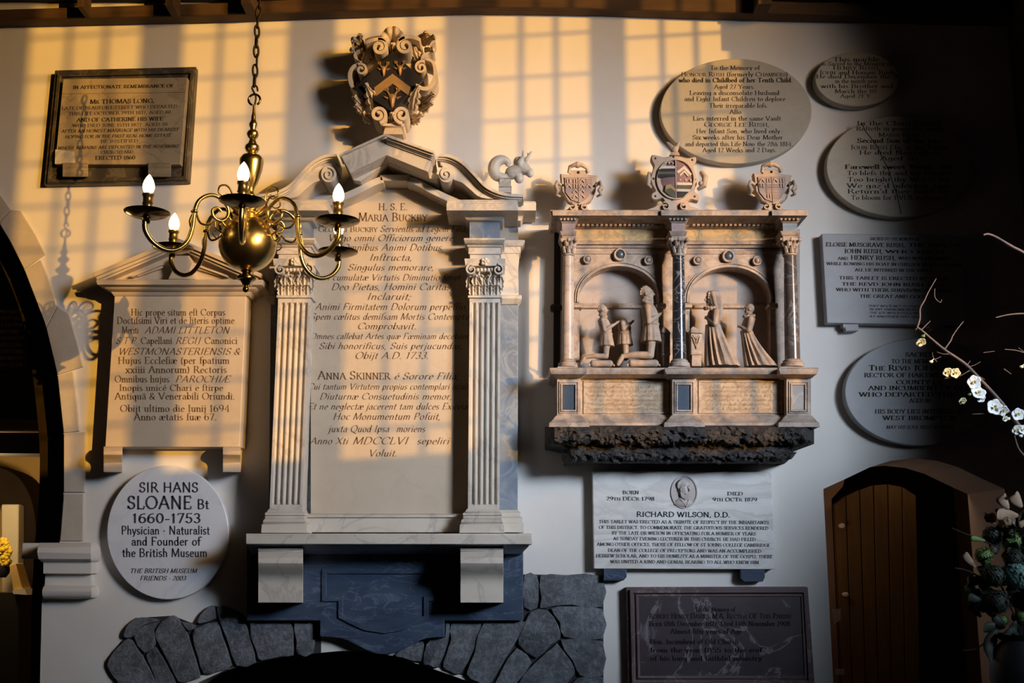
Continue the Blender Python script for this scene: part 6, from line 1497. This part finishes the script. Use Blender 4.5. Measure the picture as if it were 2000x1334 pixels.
for i, (x, y, r, mt) in enumerate(((420, 490, 62, HYDG), (250, 570, 52, HYDG), (450, 680, 85, HYDB), (170, 775, 34, HYDG), (390, 370, 48, LEAFT), (330, 850, 70, LEAFD), (360, 960, 34, HYDG), (480, 940, 40, HYDG), (310, 690, 66, LEAFD), (300, 450, 56, LEAFD), (240, 860, 50, LEAFD), (430, 590, 60, LEAFD), (470, 820, 70, LEAFD), (560, 470, 70, HYDB), (570, 800, 80, HYDG))):
    o = florets('flower_head', *ZH(x, y), r / 3.075, FD - .05 + .03 * (i % 3), mt, None, 200, i); o.parent = rt; o.location = WORLD[o.name] - WORLD[rt.name]; del o['category']
for i, (x, y, x2, y2, w, mt) in enumerate(((400, 290, 370, 205, .022, LEAFT), (480, 280, 440, 200, .026, LEAFT), (460, 330, 330, 335, .024, LEAFT), (200, 640, 140, 555, .016, LEAFT), (420, 720, 345, 720, .014, LEAFT), (420, 780, 345, 835, .006, PAPER), (250, 850, 160, 830, .018, LEAFD), (300, 920, 380, 1000, .02, LEAFD), (260, 480, 185, 475, .01, HYDG), (330, 1000, 300, 1210, .026, LEAFD), (420, 1000, 420, 1150, .026, LEAFD), (380, 1000, 250, 1020, .02, LEAFD), (470, 400, 560, 300, .024, LEAFT), (500, 560, 580, 500, .024, LEAFD))):
    b = B(); leaf_blade(b, M(*ZH(x, y), FD), M(*ZH(x2, y2), FD + .04), w * .9)
    o = finish(b, 'leaf', mt, rt, smooth=80); sd = o.modifiers.new('thick', 'SOLIDIFY'); sd.thickness = .001
rl = random.Random(11)
base = None
for k in range(46):
    x, y = rl.uniform(230, 520), rl.uniform(330, 1000)
    ang = rl.uniform(0, 6.28); ln = rl.uniform(50, 95); b = B()
    leaf_blade(b, M(*ZH(x, y), FD - .06 + rl.uniform(-.03, .06)), M(*ZH(x + ln * math.cos(ang) - 20, y + ln * math.sin(ang)), FD - .02 + rl.uniform(-.03, .08)), rl.uniform(.012, .020))
    o = finish(b, 'leaf', LEAFD if k % 6 else LEAFT, rt, smooth=80); sd = o.modifiers.new('thick', 'SOLIDIFY'); sd.thickness = .001
b = B()
for (pl, r) in (([(60, 405), (130, 435), (215, 465), (330, 520)], .0022), ([(80, 645), (150, 660), (230, 700), (330, 760)], .0028), ([(125, 1140), (200, 1130), (270, 1085), (360, 1040)], .0022), ([(480, 1050), (470, 800), (440, 500), (430, 330)], .003), ([(480, 1050), (400, 850), (300, 640), (230, 560)], .003), ([(490, 1050), (520, 600), (640, 0)], .005)):
    q = smooth_pts([tuple(M(*ZH(*p), FD - .02)) for p in pl], 4); b.tube(q, r, 7)
finish(b, 'stem', WOODK, rt, smooth=60)
c = M(*ZH(500, 1500), FD); zb = M(*ZH(500, 1040), FD).z - c.z
b = B(); b.lathe(c, [(.06, 0), (.085, .02), (.10, zb * .4), (.095, zb * .7), (.06, zb * .92), (.075, zb), (.06, zb - .01)], 28)
finish(b, 'vase', VASEM, rt, smooth=60)
r2 = empty('flower_pedestal', Vector((c.x, c.y, 0)), 'dark pedestal below the hydrangea arrangement, lower right', 'pedestal')
b = B(); b.lathe((c.x, c.y, 0), [(.2, 0), (.2, .04), (.12, .08), (.09, c.z * .5), (.12, c.z - .06), (.17, c.z - .03), (.17, c.z - .001)], 28)
finish(b, 'column', WOODK, r2, smooth=40)
